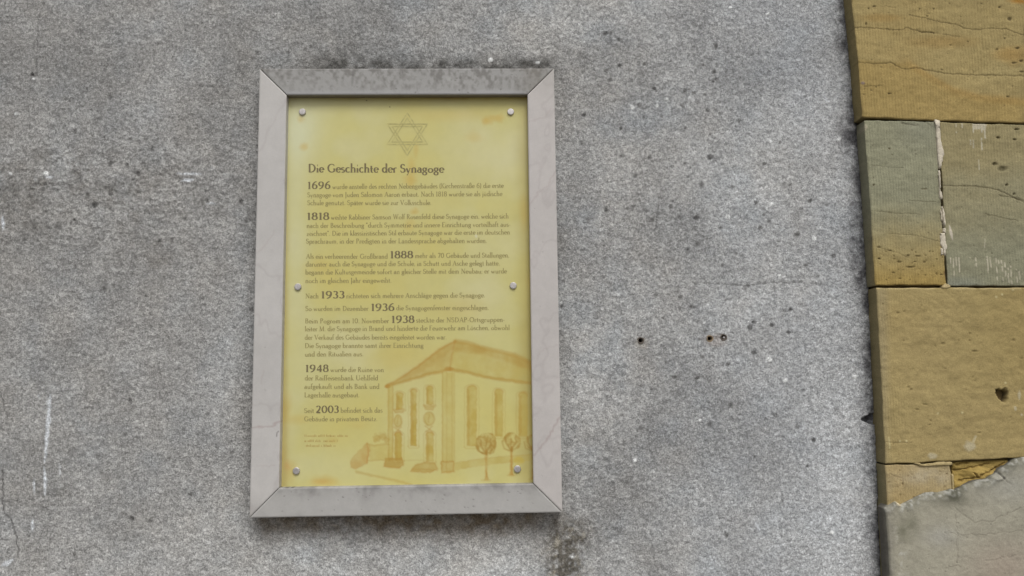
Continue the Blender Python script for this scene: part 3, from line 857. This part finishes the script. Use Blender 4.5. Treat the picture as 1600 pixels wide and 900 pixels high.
def bar_bottom(p, X, Z):
    x, y = p.px, p.py
    a = fbm(x, y, 30, 4, 441); b = fbm(x, y, 6, 3, 443)
    p.mul(1 + .06 * a + .06 * b)
    p.mix(np.clip(.5 * (a + .4 * b), 0, .4), C(128, 125, 120))
    p.mix(np.clip(.6 * np.exp(-((y - 762 + .012 * (x - 436)) / 13.0) ** 2) * (.45 + a + .5 * b), 0, .65), C(96, 93, 88))
    p.mix(.15 + 0 * x, C(150, 148, 144))
    speck(p, 50, (440, 762, 840, 800), C(100, 96, 92), (.5, 1.3), .6, -.0004, 450)
    for cx in (445, 448, 456): p.blob(cx, 761, 4, 2, C(58, 52, 42), .8)


G = 0.0007
FCOL = C(181, 177, 172)
for nm, e, fn, base, lab in (
        ('left', quad_edges((X0, Z1 - G), (x0, z1 - G), (x0, z0 + G), (X0, Z0 + G)), bar_left, FCOL, 'clean upright of the frame with a pink vein near its foot'),
        ('right', quad_edges((x1, z1 - G), (X1, Z1 - G), (X1, Z0 + G), (x1, z0 + G)), bar_right, C(183, 177, 172), 'clean upright of the frame with a long red vein'),
        ('top', quad_edges((X0 + G, Z1), (X1 - G, Z1), (x1 - G, z1), (x0 + G, z1)), bar_top, C(152, 150, 146), 'grimy top bar of the frame'),
        ('bottom', quad_edges((x0 + G, z0), (x1 - G, z0), (X1 - G, Z0), (X0 + G, Z0)), bar_bottom, C(170, 167, 162), 'bottom bar of the frame, dirty along its upper edge')):
    o = slab('frame_bar', *e, YF, 0.004, 0.0024, M_FRAME, None, painter=fn, base=base, rnd=0.0016, seed=len(nm), side=C(104, 94, 72) if nm == 'top' else None)
    tag(kid(o), lab)

# ---- the yellow sheet: stains and the printed sepia drawing
TAN, ORG = C(172, 141, 66), C(172, 130, 54)


def paint_panel(p, X, Z):
    x, y = p.px, p.py
    g = lambda cx, cy, rx, ry: np.exp(-(((x - cx) / rx) ** 2 + ((y - cy) / ry) ** 2))
    a = fbm(x, y, 110, 4, 501); b = fbm(x, y, 34, 3, 503)
    p.mul(1 + .03 * a + .02 * b)
    p.mix(.9 * np.clip(.15 + 1.3 * a, 0, 1), C(193, 180, 104))
    p.mix(.9 * np.clip(-.05 - 1.3 * a, 0, 1), C(200, 194, 148))
    p.mix(.55 * g(462, 210, 26, 75) + .4 * g(462, 380, 18, 130) + .3 * g(475, 575, 40, 60) + .5 * g(475, 200, 40, 50) + .35 * g(520, 730, 70, 30), C(200, 199, 160))
    p.mix(.5 * g(720, 650, 110, 110) + .35 * g(560, 715, 70, 40), C(199, 190, 124))
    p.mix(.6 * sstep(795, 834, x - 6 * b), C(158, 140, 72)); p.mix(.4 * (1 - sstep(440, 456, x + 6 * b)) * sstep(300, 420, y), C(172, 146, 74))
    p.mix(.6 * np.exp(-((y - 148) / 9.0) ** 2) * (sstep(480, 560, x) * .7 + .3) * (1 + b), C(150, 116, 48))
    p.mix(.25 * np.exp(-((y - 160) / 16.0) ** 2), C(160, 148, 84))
    O2 = C(190, 160, 78)
    for cx, cy, rx, ry, k in ((762, 188, 12, 8, .6), (779, 185, 10, 9, .55), (758, 190, 7, 9, .4), (643, 262, 9, 26, .45), (640, 282, 11, 11, .55), (650, 235, 6, 22, .4), (648, 331, 9, 6, .6), (640, 352, 12, 14, .35), (475, 229, 11, 9, .5),
                              (470, 186, 8, 10, .4), (741, 215, 20, 12, .3), (443, 640, 14, 30, .5), (462, 655, 22, 10, .3), (505, 753, 32, 10, .55), (455, 735, 12, 20, .4), (440, 715, 10, 25, .3), (520, 688, 16, 8, .3), (560, 665, 20, 10, .2),
                              (835, 440, 14, 30, .5), (720, 480, 60, 30, .2), (620, 560, 70, 40, .22), (500, 415, 30, 20, .2), (820, 330, 12, 40, .35), (700, 180, 90, 16, .22)):
        p.blob(cx, cy, rx, ry, O2, k, 0, .1, .5, int(cx + cy))
    p.blob(503, 752, 18, 6, C(190, 146, 80), .3, 0, .1, .5, 77); p.blob(448, 728, 7, 10, C(190, 128, 72), .35, 0, .1, .5, 78)
    p.blob(744, 369, 2.4, 3.2, C(200, 196, 160), .8); p.blob(609, 167, 1.2, 1.2, C(96, 82, 44), .8); p.blob(573, 157, 1.2, 1.2, C(86, 70, 40), .8)
    p.mix(.35 * np.exp(-((x - 445) / 5.0) ** 2), C(170, 152, 90))

    # the drawing: washes first, then brush lines (t: drawing coordinates -> facade coordinates)
    t = lambda q: [(440 + u / 3.462, 520 + v / 3.462) for u, v in q]
    wash = lambda q, c, k, e=.25, s=1.3: p.poly(t(q), c, k * .85, s, e * .9, ORG, rough=.9, seed=int(q[0][0]), gran=.5)
    ln = lambda q, w, c=TAN, k=.55, s=.9: p.line(t(q), w, c, k * .8, s + .5, 0, False, .8)
    SH = C(178, 155, 74)
    ridge = [(940, 45), (1010, 55), (1100, 85), (1180, 102), (1260, 120), (1310, 142), (1375, 178)]
    eaveR = [(910, 198), (1000, 212), (1100, 240), (1230, 258), (1375, 276)]
    eaveL = [(567, 290), (660, 262), (780, 228), (910, 198)]
    wash([(567, 288), (650, 240), (760, 165), (860, 85), (940, 45), (925, 120), (910, 198), (780, 228), (660, 262)], TAN, .5)
    wash([(650, 240), (760, 165), (860, 85), (940, 45), (930, 90), (840, 150), (730, 225), (640, 258)], TAN, .45, .1, 4)
    wash(ridge + eaveR[::-1], SH, .5, .1)
    wash(ridge + [(1375, 215), (1250, 165), (1100, 120), (1000, 95), (935, 100)], TAN, .5, .05, 4)
    for q, w, k in ((ridge, 7, .6), (eaveR, 5, .85), (eaveL, 5, .8), ([(940, 45), (922, 110), (912, 195)], 2.5, .35), ([(567, 288), (650, 240), (760, 165), (860, 85), (940, 45)], 3, .6)):
        ln(q, w, TAN if w > 4 else ORG, k, 1.4)
    p.blob(*t([(905, 195)])[0], 9, 4, ORG, .6); p.blob(*t([(575, 290)])[0], 5, 4, ORG, .7)
    p.blob(*t([(1040, 90)])[0], 28, 8, TAN, .35); p.blob(*t([(1310, 165)])[0], 16, 8, TAN, .4)
    wash([(575, 290), (602, 285), (602, 690), (578, 690)], SH, .6, .15)
    ln([(578, 295), (578, 690)], 1.3); ln([(601, 285), (601, 690)], 1.2)
    wash([(868, 215), (935, 215), (935, 695), (868, 695)], SH, .42, .05)
    for X_, k in ((870, .6), (893, .35), (922, .4), (936, .3)): ln([(X_, 212), (X_, 695)], 1.6, TAN, k)
    wash([(865, 698), (930, 695), (932, 752), (866, 756)], TAN, .55, .6); ln([(892, 698), (892, 754)], 1.5)

    def win(xa, xb, yt, yb_, k=.8, dark=.35, frame=True):
        r = (xb - xa) / 2
        arch = [(xa, yb_)] + [((xa + xb) / 2 + r * math.cos(q), yt + r * .55 - r * .75 * math.sin(q)) for q in np.linspace(math.pi, 0, 9)] + [(xb, yb_)]
        wash(arch, SH, k, .15)
        ln([(xa + 8, yt + 20), (xa + 8, yb_ - 8)], 4, TAN, .6, 1.2)
        ln(arch[1:-1], 2.6, ORG, dark, 1.0)
        if frame:
            ex = [(xa - 13, yb_ + 5)] + [((xa + xb) / 2 + (r + 13) * math.cos(q), yt + r * .5 - (r + 6) * .8 * math.sin(q)) for q in np.linspace(math.pi, 0, 9)] + [(xb + 13, yb_ + 5)]
            ln(ex, 1.0, TAN, .45)
            ln([(xa - 15, yb_ + 2), (xa - 8, yb_ + 12), (xb + 8, yb_ + 12), (xb + 15, yb_ + 2)], 1.6, TAN, .4)
    win(1003, 1055, 290, 612); win(1153, 1196, 308, 560, .75); win(1283, 1330, 325, 560, .75)
    win(620, 656, 325, 415, .9); win(698, 730, 308, 612, .95, .5); win(783, 820, 290, 388, .9)
    wash([(606, 412), (662, 412), (654, 432), (612, 432)], TAN, .5, .3); wash([(770, 392), (828, 392), (818, 415), (780, 415)], TAN, .45, .3)
    for cx, cy, rx, ry in ((630, 478, 20, 33), (798, 465, 27, 36)):
        el = [(cx + rx * math.cos(q), cy + ry * math.sin(q)) for q in np.linspace(0, 2 * math.pi, 17)]
        wash(el, SH, .5, .1); ln(el, 2.6, TAN, .6); ln([(cx, cy - ry * .6), (cx - 4, cy + ry * .5)], 2, TAN, .6)
    for cx, cy in ((630, 525), (798, 520)):
        ln([(cx - 20, cy - 14), (cx, cy), (cx + 18, cy - 14)], 2.6, ORG, .5); ln([(cx - 16, cy + 14), (cx, cy), (cx + 16, cy + 14)], 2.6, ORG, .5)
    win(612, 650, 540, 690, .9, .6); win(782, 822, 540, 695, .85, .5)
    wash([(562, 680), (650, 680), (660, 715), (635, 732), (552, 722)], TAN, .75, .5)
    wash([(722, 715), (780, 698), (828, 705), (845, 738), (800, 755), (700, 750)], TAN, .6, .45); ln([(705, 738), (780, 738), (840, 745)], 1.6, ORG, .45)
    wash([(935, 705), (1100, 678), (1375, 655), (1375, 690), (1200, 705), (1060, 722), (935, 745)], SH, .55, .05)
    ln([(935, 704), (1100, 677), (1375, 655)], 1.2, TAN, .4)
    for cx, cy, r, yt, yb_ in ((1107, 600, 62, 655, 797), (1243, 592, 54, 640, 770), (1362, 592, 46, 640, 790)):
        i = p.near(t([(cx - r * 1.2, cy - r * 1.2), (cx + r * 1.2, cy + r * 1.2)]), 2)
        X_, Y_ = (p.px[i] - 440) * 3.462, (p.py[i] - 520) * 3.462
        d = np.hypot(X_ - cx, Y_ - cy) / r * (1 + .16 * fbm(X_, Y_, 26, 3, int(cx)))
        m = 1 - sstep(.86, 1.03, d)
        p.mix(m * np.clip(.28 + 1.0 * fbm(X_, Y_, 30, 3, int(cx) + 3) + .4 * sstep(.5, .95, d), .05, .85), C(164, 132, 58), i)
        wash([(cx - 6, yt - 25), (cx + 5, yt - 25), (cx + 6, yb_ - 25), (cx + 12, yb_), (cx - 12, yb_), (cx - 5, yb_ - 25)], ORG, .75, .2)
        ln([(cx, yt), (cx - 28, yt - 45), (cx - 30, yt - 75)], 3, C(158, 124, 54), .75); ln([(cx, yt - 8), (cx + 26, yt - 50), (cx + 22, yt - 80)], 3, C(158, 124, 54), .75); ln([(cx, yt), (cx - 2, yt - 70)], 2.4, C(158, 124, 54), .6)
        ln([(cx - 50, yt - 50), (cx - 40, yt - 14), (cx - 14, yt - 4), (cx + 20, yt - 10), (cx + 46, yt - 40)], 2.6, C(158, 124, 54), .55)
        ln([(cx - 22, yb_ + 2), (cx + 22, yb_)], 2.5, TAN, .4, 1.5)
    wash([(372, 690), (400, 660), (462, 595), (480, 610), (466, 705), (400, 735), (375, 728)], C(180, 146, 78), .65, .2)
    ln([(462, 598), (470, 640), (462, 705)], 2.6, C(180, 132, 66), .6); ln([(465, 600), (500, 612), (560, 600), (578, 604)], 2.5, TAN, .5)
    wash([(480, 612), (575, 605), (578, 688), (478, 690)], SH, .4, .1); ln([(470, 692), (590, 688)], 1.5, TAN, .5)
    for cx, cy, r in ((520, 570, 24), (550, 556, 24), (570, 580, 20), (505, 585, 14)): p.blob(*t([(cx, cy)])[0], r / 3.4, r / 3.6, TAN, .5, 0, .4, .8, int(cx))
    ln([(405, 752), (470, 768), (560, 786), (640, 806), (700, 822)], 3.5, TAN, .6, 1.6); ln([(640, 690), (700, 688), (780, 692)], 1.2, TAN, .35)
    p.blob(*t([(1285, 690)])[0], 10, 7, C(188, 164, 60), .5)


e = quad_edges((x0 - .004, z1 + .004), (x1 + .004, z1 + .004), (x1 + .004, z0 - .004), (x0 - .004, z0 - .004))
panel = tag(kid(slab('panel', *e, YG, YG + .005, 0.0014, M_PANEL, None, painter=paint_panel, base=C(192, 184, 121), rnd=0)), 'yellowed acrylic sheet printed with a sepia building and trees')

# ---- lettering: strokes of a broad pen, thick down-strokes and hairline cross-strokes
XH, CAP, ASC, DSC = .485, 1.0, 1.1, -.34
PI = math.pi


def S(*a): return ('s', a)                    # straight strokes through points, width by direction
def H(*a): return ('h', a)                    # hairline
def T(*a): return ('t', a)                    # thick whatever its direction
def A(cx, cy, rx, ry, a0=0, a1=360): return ('a', (cx, cy, rx, ry, a0, a1))
def F(x, y, w=.115): return ('h', (x - w, y, x + w, y))     # serif
def D(x, y, r=.055): return ('t', (x - .01, y, x + .05, y + .03))


def bowl_o(cx, r=.25): return [A(cx, XH / 2, r, XH / 2)]


GL = {
    ' ': (.30, []), 'o': (.60, bowl_o(.30)), 'c': (.50, [A(.30, .29, .24, .29, 50, 315)]),
    'e': (.52, [A(.28, .29, .23, .29, 0, 320), H(.07, .29, .51, .31)]),
    'a': (.52, [A(.23, .17, .18, .17), S(.41, .42, .41, .0), A(.25, .40, .16, .17, 0, 150), F(.45, 0, .06)]),
    'b': (.60, [S(.10, 1.1, .10, 0), A(.32, .29, .22, .29), F(.06, 1.08, .06)]),
    'd': (.60, [S(.50, 1.1, .50, 0), A(.28, .29, .22, .29), F(.46, 1.08, .06), F(.54, .0, .06)]),
    'f': (.34, [S(.14, .86, .14, 0), A(.29, .88, .15, .2, 40, 180), H(.0, XH, .30, XH), F(.14, 0)]),
    'g': (.54, [A(.25, .37, .18, .20), A(.25, -.12, .22, .19), H(.12, .18, .16, .08, .36, .06), H(.38, .52, .54, .58)]),
    'h': (.60, [S(.11, 1.1, .11, 0), A(.30, .36, .18, .22, 0, 170), S(.48, .36, .48, 0), F(.11, 0), F(.48, 0), F(.07, 1.08, .06)]),
    'i': (.27, [S(.13, XH, .13, 0), F(.13, 0), F(.08, XH, .06), T(.10, .84, .17, .84)]),
    'j': (.26, [S(.14, XH, .14, -.12), A(.02, -.12, .12, .2, -90, 0), F(.09, XH, .06), T(.11, .84, .18, .84)]),
    'k': (.56, [S(.11, 1.1, .11, 0), H(.42, .56, .12, .24), ('t', (.22, .32, .48, 0)), F(.11, 0), F(.48, 0, .07)]),
    'l': (.26, [S(.13, 1.1, .13, 0), F(.13, 0), F(.09, 1.08, .06)]),
    'm': (.88, [S(.11, XH, .11, 0), A(.27, .36, .16, .22, 0, 170), S(.43, .36, .43, 0), A(.60, .36, .17, .22, 0, 170), S(.77, .36, .77, 0), F(.11, 0, .07), F(.43, 0, .07), F(.77, 0, .07)]),
    'n': (.60, [S(.11, XH, .11, 0), A(.30, .36, .18, .22, 0, 170), S(.48, .36, .48, 0), F(.11, 0), F(.48, 0), F(.06, XH, .06)]),
    'p': (.60, [S(.11, XH, .11, -.34), A(.33, .29, .22, .29), F(.11, -.34), F(.06, XH, .06)]),
    'r': (.40, [S(.11, XH, .11, 0), A(.28, .34, .17, .22, 50, 170), F(.11, 0), F(.06, XH, .06)]),
    's': (.42, [A(.21, .435, .15, .145, 40, 270), A(.20, .15, .16, .15, -140, 90)]),
    't': (.36, [S(.14, .80, .14, .13), A(.27, .13, .13, .13, 180, 300), H(.0, XH, .32, XH)]),
    'u': (.60, [S(.11, XH, .11, .2), A(.29, .2, .18, .2, 180, 355), S(.48, XH, .48, 0), F(.07, XH, .06), F(.44, XH, .06), F(.52, 0, .05)]),
    'v': (.52, [('t', (.06, XH, .26, 0)), H(.46, XH, .26, 0), F(.07, XH, .07), F(.45, XH, .07)]),
    'w': (.78, [('t', (.06, XH, .23, 0)), H(.40, XH, .23, 0), ('t', (.38, XH, .55, 0)), H(.72, XH, .55, 0), F(.07, XH, .07), F(.71, XH, .07)]),
    'x': (.5, [('t', (.06, XH, .44, 0)), H(.44, XH, .06, 0)]),
    'y': (.52, [('t', (.06, XH, .27, .0)), H(.46, XH, .18, -.30, .08, -.32), F(.07, XH, .07), F(.45, XH, .07)]),
    'z': (.48, [H(.06, XH, .42, XH), ('t', (.42, XH, .06, 0)), H(.06, 0, .44, 0)]),
    'ß': (.58, [S(.12, .8, .12, 0), A(.28, .82, .16, .26, 20, 180), A(.30, .66, .16, .15, -90, 60), A(.30, .25, .20, .26, -130, 90), F(.12, 0)]),
    'A': (.80, [H(.40, 1, .06, 0), ('t', (.40, 1, .72, 0)), H(.17, .34, .60, .34), F(.06, 0), F(.72, 0)]),
    'B': (.66, [S(.13, 1, .13, 0), A(.30, .77, .20, .23, -90, 90), A(.32, .27, .26, .27, -90, 90), H(.05, 1, .3, 1), H(.05, 0, .32, 0), H(.13, .54, .32, .54)]),
    'D': (.84, [S(.14, 1, .14, 0), A(.30, .5, .46, .5, -90, 90), H(.05, 1, .32, 1), H(.05, 0, .32, 0)]),
    'E': (.62, [S(.13, 1, .13, 0), H(.05, 1, .54, 1, .54, .9), H(.05, 0, .56, 0, .56, .1), H(.13, .54, .44, .54)]),
    'F': (.58, [S(.13, 1, .13, 0), H(.05, 1, .52, 1, .52, .9), H(.13, .54, .42, .54), F(.13, 0)]),
    'G': (.86, [A(.46, .5, .41, .5, 48, 325), S(.76, .42, .76, .08), H(.62, .42, .86, .42), H(.74, .78, .74, .92)]),
    'I': (.30, [S(.15, 1, .15, 0), F(.15, 0), F(.15, 1)]),
    'J': (.34, [S(.18, 1, .18, -.1), A(.06, -.1, .12, .2, -90, 0), F(.18, 1)]),
    'K': (.74, [S(.13, 1, .13, 0), H(.60, 1, .14, .44), ('t', (.26, .56, .66, 0)), F(.13, 0), F(.13, 1), F(.66, 0), F(.60, 1)]),
    'L': (.60, [S(.13, 1, .13, 0), H(.05, 0, .54, 0, .54, .12), F(.13, 1)]),
    'M': (.96, [H(.12, 1, .10, 0), ('t', (.12, 1, .46, 0)), H(.82, 1, .46, 0), S(.82, 1, .86, 0), F(.10, 0), F(.86, 0), F(.1, 1, .06), F(.84, 1, .06)]),
    'N': (.86, [H(.13, 1, .13, 0), ('t', (.12, 1, .74, 0)), H(.74, 1, .74, 0), F(.13, 0), F(.74, 1), F(.08, 1, .06)]),
    'O': (.90, [A(.45, .5, .41, .5)]),
    'P': (.62, [S(.13, 1, .13, 0), A(.30, .75, .24, .25, -90, 90), H(.05, 1, .3, 1), H(.13, .5, .3, .5), F(.13, 0)]),
    'R': (.70, [S(.13, 1, .13, 0), A(.30, .76, .22, .24, -90, 90), H(.05, 1, .3, 1), H(.13, .52, .3, .52), ('t', (.30, .52, .62, 0)), F(.13, 0), F(.64, 0, .06)]),
    'S': (.58, [A(.29, .75, .21, .25, 35, 262), A(.28, .26, .24, .26, -140, 90), H(.47, .8, .48, .94), H(.05, .08, .05, .26)]),
    'U': (.84, [S(.14, 1, .14, .34), A(.42, .34, .28, .34, 180, 360), H(.70, 1, .70, .3), F(.14, 1), F(.70, 1)]),
    'V': (.78, [('t', (.07, 1, .40, 0)), H(.72, 1, .40, 0), F(.08, 1), F(.71, 1)]),
    'W': (1.1, [('t', (.07, 1, .34, 0)), H(.58, 1, .34, 0), ('t', (.55, 1, .80, 0)), H(1.04, 1, .80, 0), F(.08, 1), F(1.03, 1)]),
    '0': (.66, [A(.33, .5, .27, .5)]),
    '1': (.44, [S(.23, 1, .23, 0), F(.23, 0, .13), H(.08, .9, .23, 1)]),
    '2': (.62, [A(.30, .72, .22, .28, -10, 160), ('t', (.50, .64, .36, .36, .08, .03)), T(.06, .04, .56, .04)]),
    '3': (.58, [A(.27, .77, .19, .23, -90, 150), A(.26, .27, .24, .27, -150, 90)]),
    '4': (.66, [S(.46, 1, .46, 0), H(.46, 1, .04, .30), T(.04, .28, .62, .28), F(.46, 0)]),
    '6': (.66, [A(.33, .30, .25, .30), A(.60, .34, .52, .70, 95, 182)]),
    '7': (.58, [T(.06, .97, .54, .97), S(.54, .97, .24, 0)]),
    '8': (.62, [A(.31, .76, .20, .24), A(.31, .27, .25, .27)]),
    '9': (.66, [A(.32, .70, .25, .30), A(.06, .66, .51, .70, -85, 2)]),
    '.': (.24, [T(.07, .05, .16, .05)]), ',': (.24, [T(.08, .05, .16, .05), H(.16, .05, .07, -.14)]),
    ';': (.26, [T(.08, .05, .16, .05), H(.16, .05, .07, -.14), T(.08, .48, .16, .48)]),
    '-': (.36, [H(.04, .30, .30, .30)]), '"': (.34, [S(.10, 1.05, .10, .78), S(.22, 1.05, .22, .78)]),
    '(': (.32, [A(.40, .42, .28, .66, 120, 240)]), ')': (.32, [A(-.08, .42, .28, .66, -60, 60)]),
}
for base_, uml in (('a', 'ä'), ('o', 'ö'), ('u', 'ü')):
    w_, s_ = GL[base_]
    GL[uml] = (w_, s_ + [T(.14, .80, .20, .80), T(.36, .80, .42, .80)])


def strokes(kind, a):
    if kind == 'a':
        cx, cy, rx, ry, a0, a1 = a
        n = max(5, int(abs(a1 - a0) / 24) + 1)
        q = np.radians(np.linspace(a0, a1, n))
        return np.stack([cx + rx * np.cos(q), cy + ry * np.sin(q)], 1)
    return np.asarray(a, float).reshape(-1, 2)


def text_mesh(runs, name, mat, parent, thick=.15, hair=.065):
    """runs: (text, px of left end, px of right end, baseline py, cap height in px); strokes laid on the sheet"""
    V, Q, k = [], [], 0
    for text, xa, xb, yb_, cap in runs:
        adv = sum(GL[c][0] for c in text)
        sx = (xb - xa) / adv
        cur = 0.0
        for c in text:
            w_, ss = GL[c]
            for si, (kind, a) in enumerate(ss):
                P = strokes(kind, a)
                d = np.diff(P, axis=0)
                d = d / np.maximum(np.hypot(d[:, 0], d[:, 1])[:, None], 1e-9)
                dv = np.concatenate([d[:1], (d[:-1] + d[1:]) / 2, d[-1:]]) if len(d) > 1 else np.concatenate([d, d])
                dv = dv / np.maximum(np.hypot(dv[:, 0], dv[:, 1])[:, None], 1e-9)
                if kind == 'h': wd = np.full(len(P), hair)
                elif kind == 't': wd = np.full(len(P), thick)
                else: wd = hair + (thick - hair) * np.abs(dv[:, 1]) ** 1.3
                nr = np.stack([-dv[:, 1], dv[:, 0]], 1) * wd[:, None] / 2
                for e_ in (P + nr, P - nr):
                    X_ = xa + (cur + w_ * .07 + e_[:, 0] * .86) * sx      # a little letter-spacing
                    Y_ = yb_[0] + (yb_[1] - yb_[0]) * (X_ - xa) / max(xb - xa, 1) - e_[:, 1] * cap
                    pt = at(X_, Y_, YG)
                    V.append(np.c_[pt[:, 0], np.full(len(pt), YG - .00030 - .00002 * (si % 6)), pt[:, 1]])
                n = len(P); i = np.arange(n - 1)
                Q.append(np.stack([k + i, k + n + i, k + n + i + 1, k + i + 1], 1))
                k += 2 * n
            cur += w_
    o = new_mesh(name, np.concatenate(V), np.concatenate(Q), mat, None, None, False)
    return kid(o, parent)


SM = 7.2                                    # cap height of the small text, px of the photograph
BIG = 10.8
text_mesh([('Die Geschichte der Synagoge', 481, 694, (269, 269.5), 12.6)], 'heading', M_DARK, panel, .21, .08)
YEARS = [('1696', 480, 517, 295), ('1818', 479, 515, 343.3), ('1888', 609, 646, 403.3), ('1933', 501, 539, 466), ('1936', 579, 617, 485.5), ('1938', 611, 648, 504.3), ('1948', 476.5, 514, 581), ('2003', 493, 530, 645)]
for s_, xa, xb, y_ in YEARS:
    text_mesh([(s_, xa, xb, (y_, y_ - .2), BIG)], 'year_numeral', M_DARK, panel, .20, .08)
LINES = [
    [('wurde anstelle des rechten Nebengebäudes (Kirchenstraße 6) die erste', 519, 787, 295.2, 293.2)],
    [('Synagoge vom Juden Salomon Aaron erbaut. Nach 1818 wurde sie als jüdische', 480, 785, 308.0, 306)],
    [('Schule genutzt. Später wurde sie zur Volksschule.', 480, 674, 320.3, 320)],
    [('weihte Rabbiner Samson Wolf Rosenfeld diese Synagoge ein, welche sich', 517, 795, 343, 341)],
    [('nach der Beschreibung "durch Symmetrie und innere Einrichtung vorteilhaft aus-', 479, 798, 356, 354)],
    [('zeichnet". Die im klassizistischen Stil erbaute Synagoge war die erste im deutschen', 479, 797, 368.4, 366)],
    [('Sprachraum, in der Predigten in der Landessprache abgehalten wurden.', 478, 761, 380.5, 379.3)],
    [('Als ein verheerender Großbrand', 478, 606, 404, 404), ('mehr als 70 Gebäude und Stallungen,', 648, 796, 403, 402)],
    [('darunter auch die Synagoge und die Schule, in Schutt und Asche gelegt hatte,', 477.5, 781, 416.3, 414.5)],
    [('begann die Kultusgemeinde sofort an gleicher Stelle mit dem Neubau; er wurde', 477, 792, 428.8, 426.8)],
    [('noch im gleichen Jahr eingeweiht.', 477, 612, 442, 441.4)],
    [('Nach', 477, 498, 466, 466), ('richteten sich mehrere Anschläge gegen die Synagoge.', 541, 758, 465.8, 464.4)],
    [('So wurden im Dezember', 477, 576, 485.6, 485.4), ('die Synagogenfenster eingeschlagen.', 619, 764, 484.6, 484)],
    [('Beim Pogrom am 10. November', 476.5, 608, 505, 504.6), ('steckte der NSDAP-Ortsgruppen-', 650, 789, 503.8, 502.6)],
    [('leiter M. die Synagoge in Brand und hinderte die Feuerwehr am Löschen, obwohl', 476.3, 796.5, 517.4, 515.2)],
    [('der Verkauf des Gebäudes bereits eingeleitet worden war.', 476, 698, 530.6, 530)],
    [('Die Synagoge brannte samt ihrer Einrichtung', 476, 662, 543.6, 543)],
    [('und den Ritualien aus.', 476, 568, 556.8, 556.4)],
    [('wurde die Ruine von', 516, 600, 581, 581)],
    [('der Raiffeisenbank Uehlfeld', 476, 591, 594, 594)],
    [('aufgekauft und als Bank und', 475.5, 593, 607.4, 607.2)],
    [('Lagerhalle ausgebaut.', 475.5, 562, 620.6, 620.4)],
    [('Seit', 475, 491, 645, 645), ('befindet sich das', 532, 598, 644.6, 644.4)],
    [('Gebäude in privatem Besitz.', 475, 590, 658, 657.6)],
]
for runs in LINES:
    for s_, xa, xb, ya, yb_ in runs:
        text_mesh([(s_, xa, xb, (ya, yb_), SM)], 'text_line', M_TEXT, panel, .18, .085)


def worn_line(xa, xb, y_, seed):
    """the illegible credit at the foot: worn-down traces of small letters"""
    rng = np.random.default_rng(seed)
    V, Q, k, x = [], [], 0, xa
    while x < xb:
        if rng.random() < .16: x += 2.2; continue
        h = rng.choice([2.2, 2.2, 2.2, 3.6]); w_ = rng.uniform(.5, .9)
        pt = at([x, x + w_, x + w_, x], [y_ - h, y_ - h, y_, y_], YG)
        V.append(np.c_[pt[:, 0], np.full(4, YG - .0003), pt[:, 1]]); Q.append([k, k + 3, k + 2, k + 1]); k += 4
        x += rng.uniform(1.3, 2.0)
    return kid(new_mesh('text_line', np.concatenate(V), Q, M_TINY, None, None, False), panel)


for xa, xb, y_, sd_ in ((476, 543, 682.5, 1), (476, 528, 690.5, 2), (476, 524, 698, 3)):
    tag(worn_line(xa, xb, y_, sd_), 'worn orange credit line, too faint to read')


def star_emblem():
    c = np.array([636.5, 209.5])
    V, Q, k = [], [], 0

    def tri(sx, sy, flip, lvl):
        nonlocal k
        a = [np.array([0, -33.]), np.array([31.5, 16.]), np.array([-31.5, 16.])]
        P = [c + np.array([q[0] * sx, (q[1] * sy) * (-1 if flip else 1)]) for q in a]
        for i in range(3):
            p0, p1 = P[i], P[(i + 1) % 3]
            d = (p1 - p0) / np.hypot(*(p1 - p0)); n_ = np.array([-d[1], d[0]]) * .85
            q = np.array([p0 - n_ - d * .3, p1 - n_ + d * .3, p1 + n_ + d * .3, p0 + n_ - d * .3])
            pt = at(q[:, 0], q[:, 1], YG)
            V.append(np.c_[pt[:, 0], np.full(4, YG - .0003 - .00002 * lvl - .00005 * i), pt[:, 1]])
            Q.append([k, k + 1, k + 2, k + 3]); k += 4
    tri(1, 1, False, 0); tri(.76, .76, False, 1); tri(1, 1, True, 8); tri(.76, .76, True, 9)
    return kid(new_mesh('star_emblem', np.concatenate(V), Q, M_STAR, None, None, False), panel)


star_emblem()

# ---- six screw caps
prof = [(.0090, .001), (.0090, -.0028), (.0087, -.0036), (.0079, -.0040), (.0060, -.0042), (.0001, -.0043)]
for k, (sx, sy) in enumerate(((472, 174), (798, 174), (465, 448), (802, 446), (462.5, 736), (808.5, 733))):
    c = at([sx], [sy], YG - .005)[0]
    kid(lathe('screw_cap', [(r * .86, y) for r, y in prof], c[0], c[1], M_METAL, None, 24, YG, 0, 0, False))
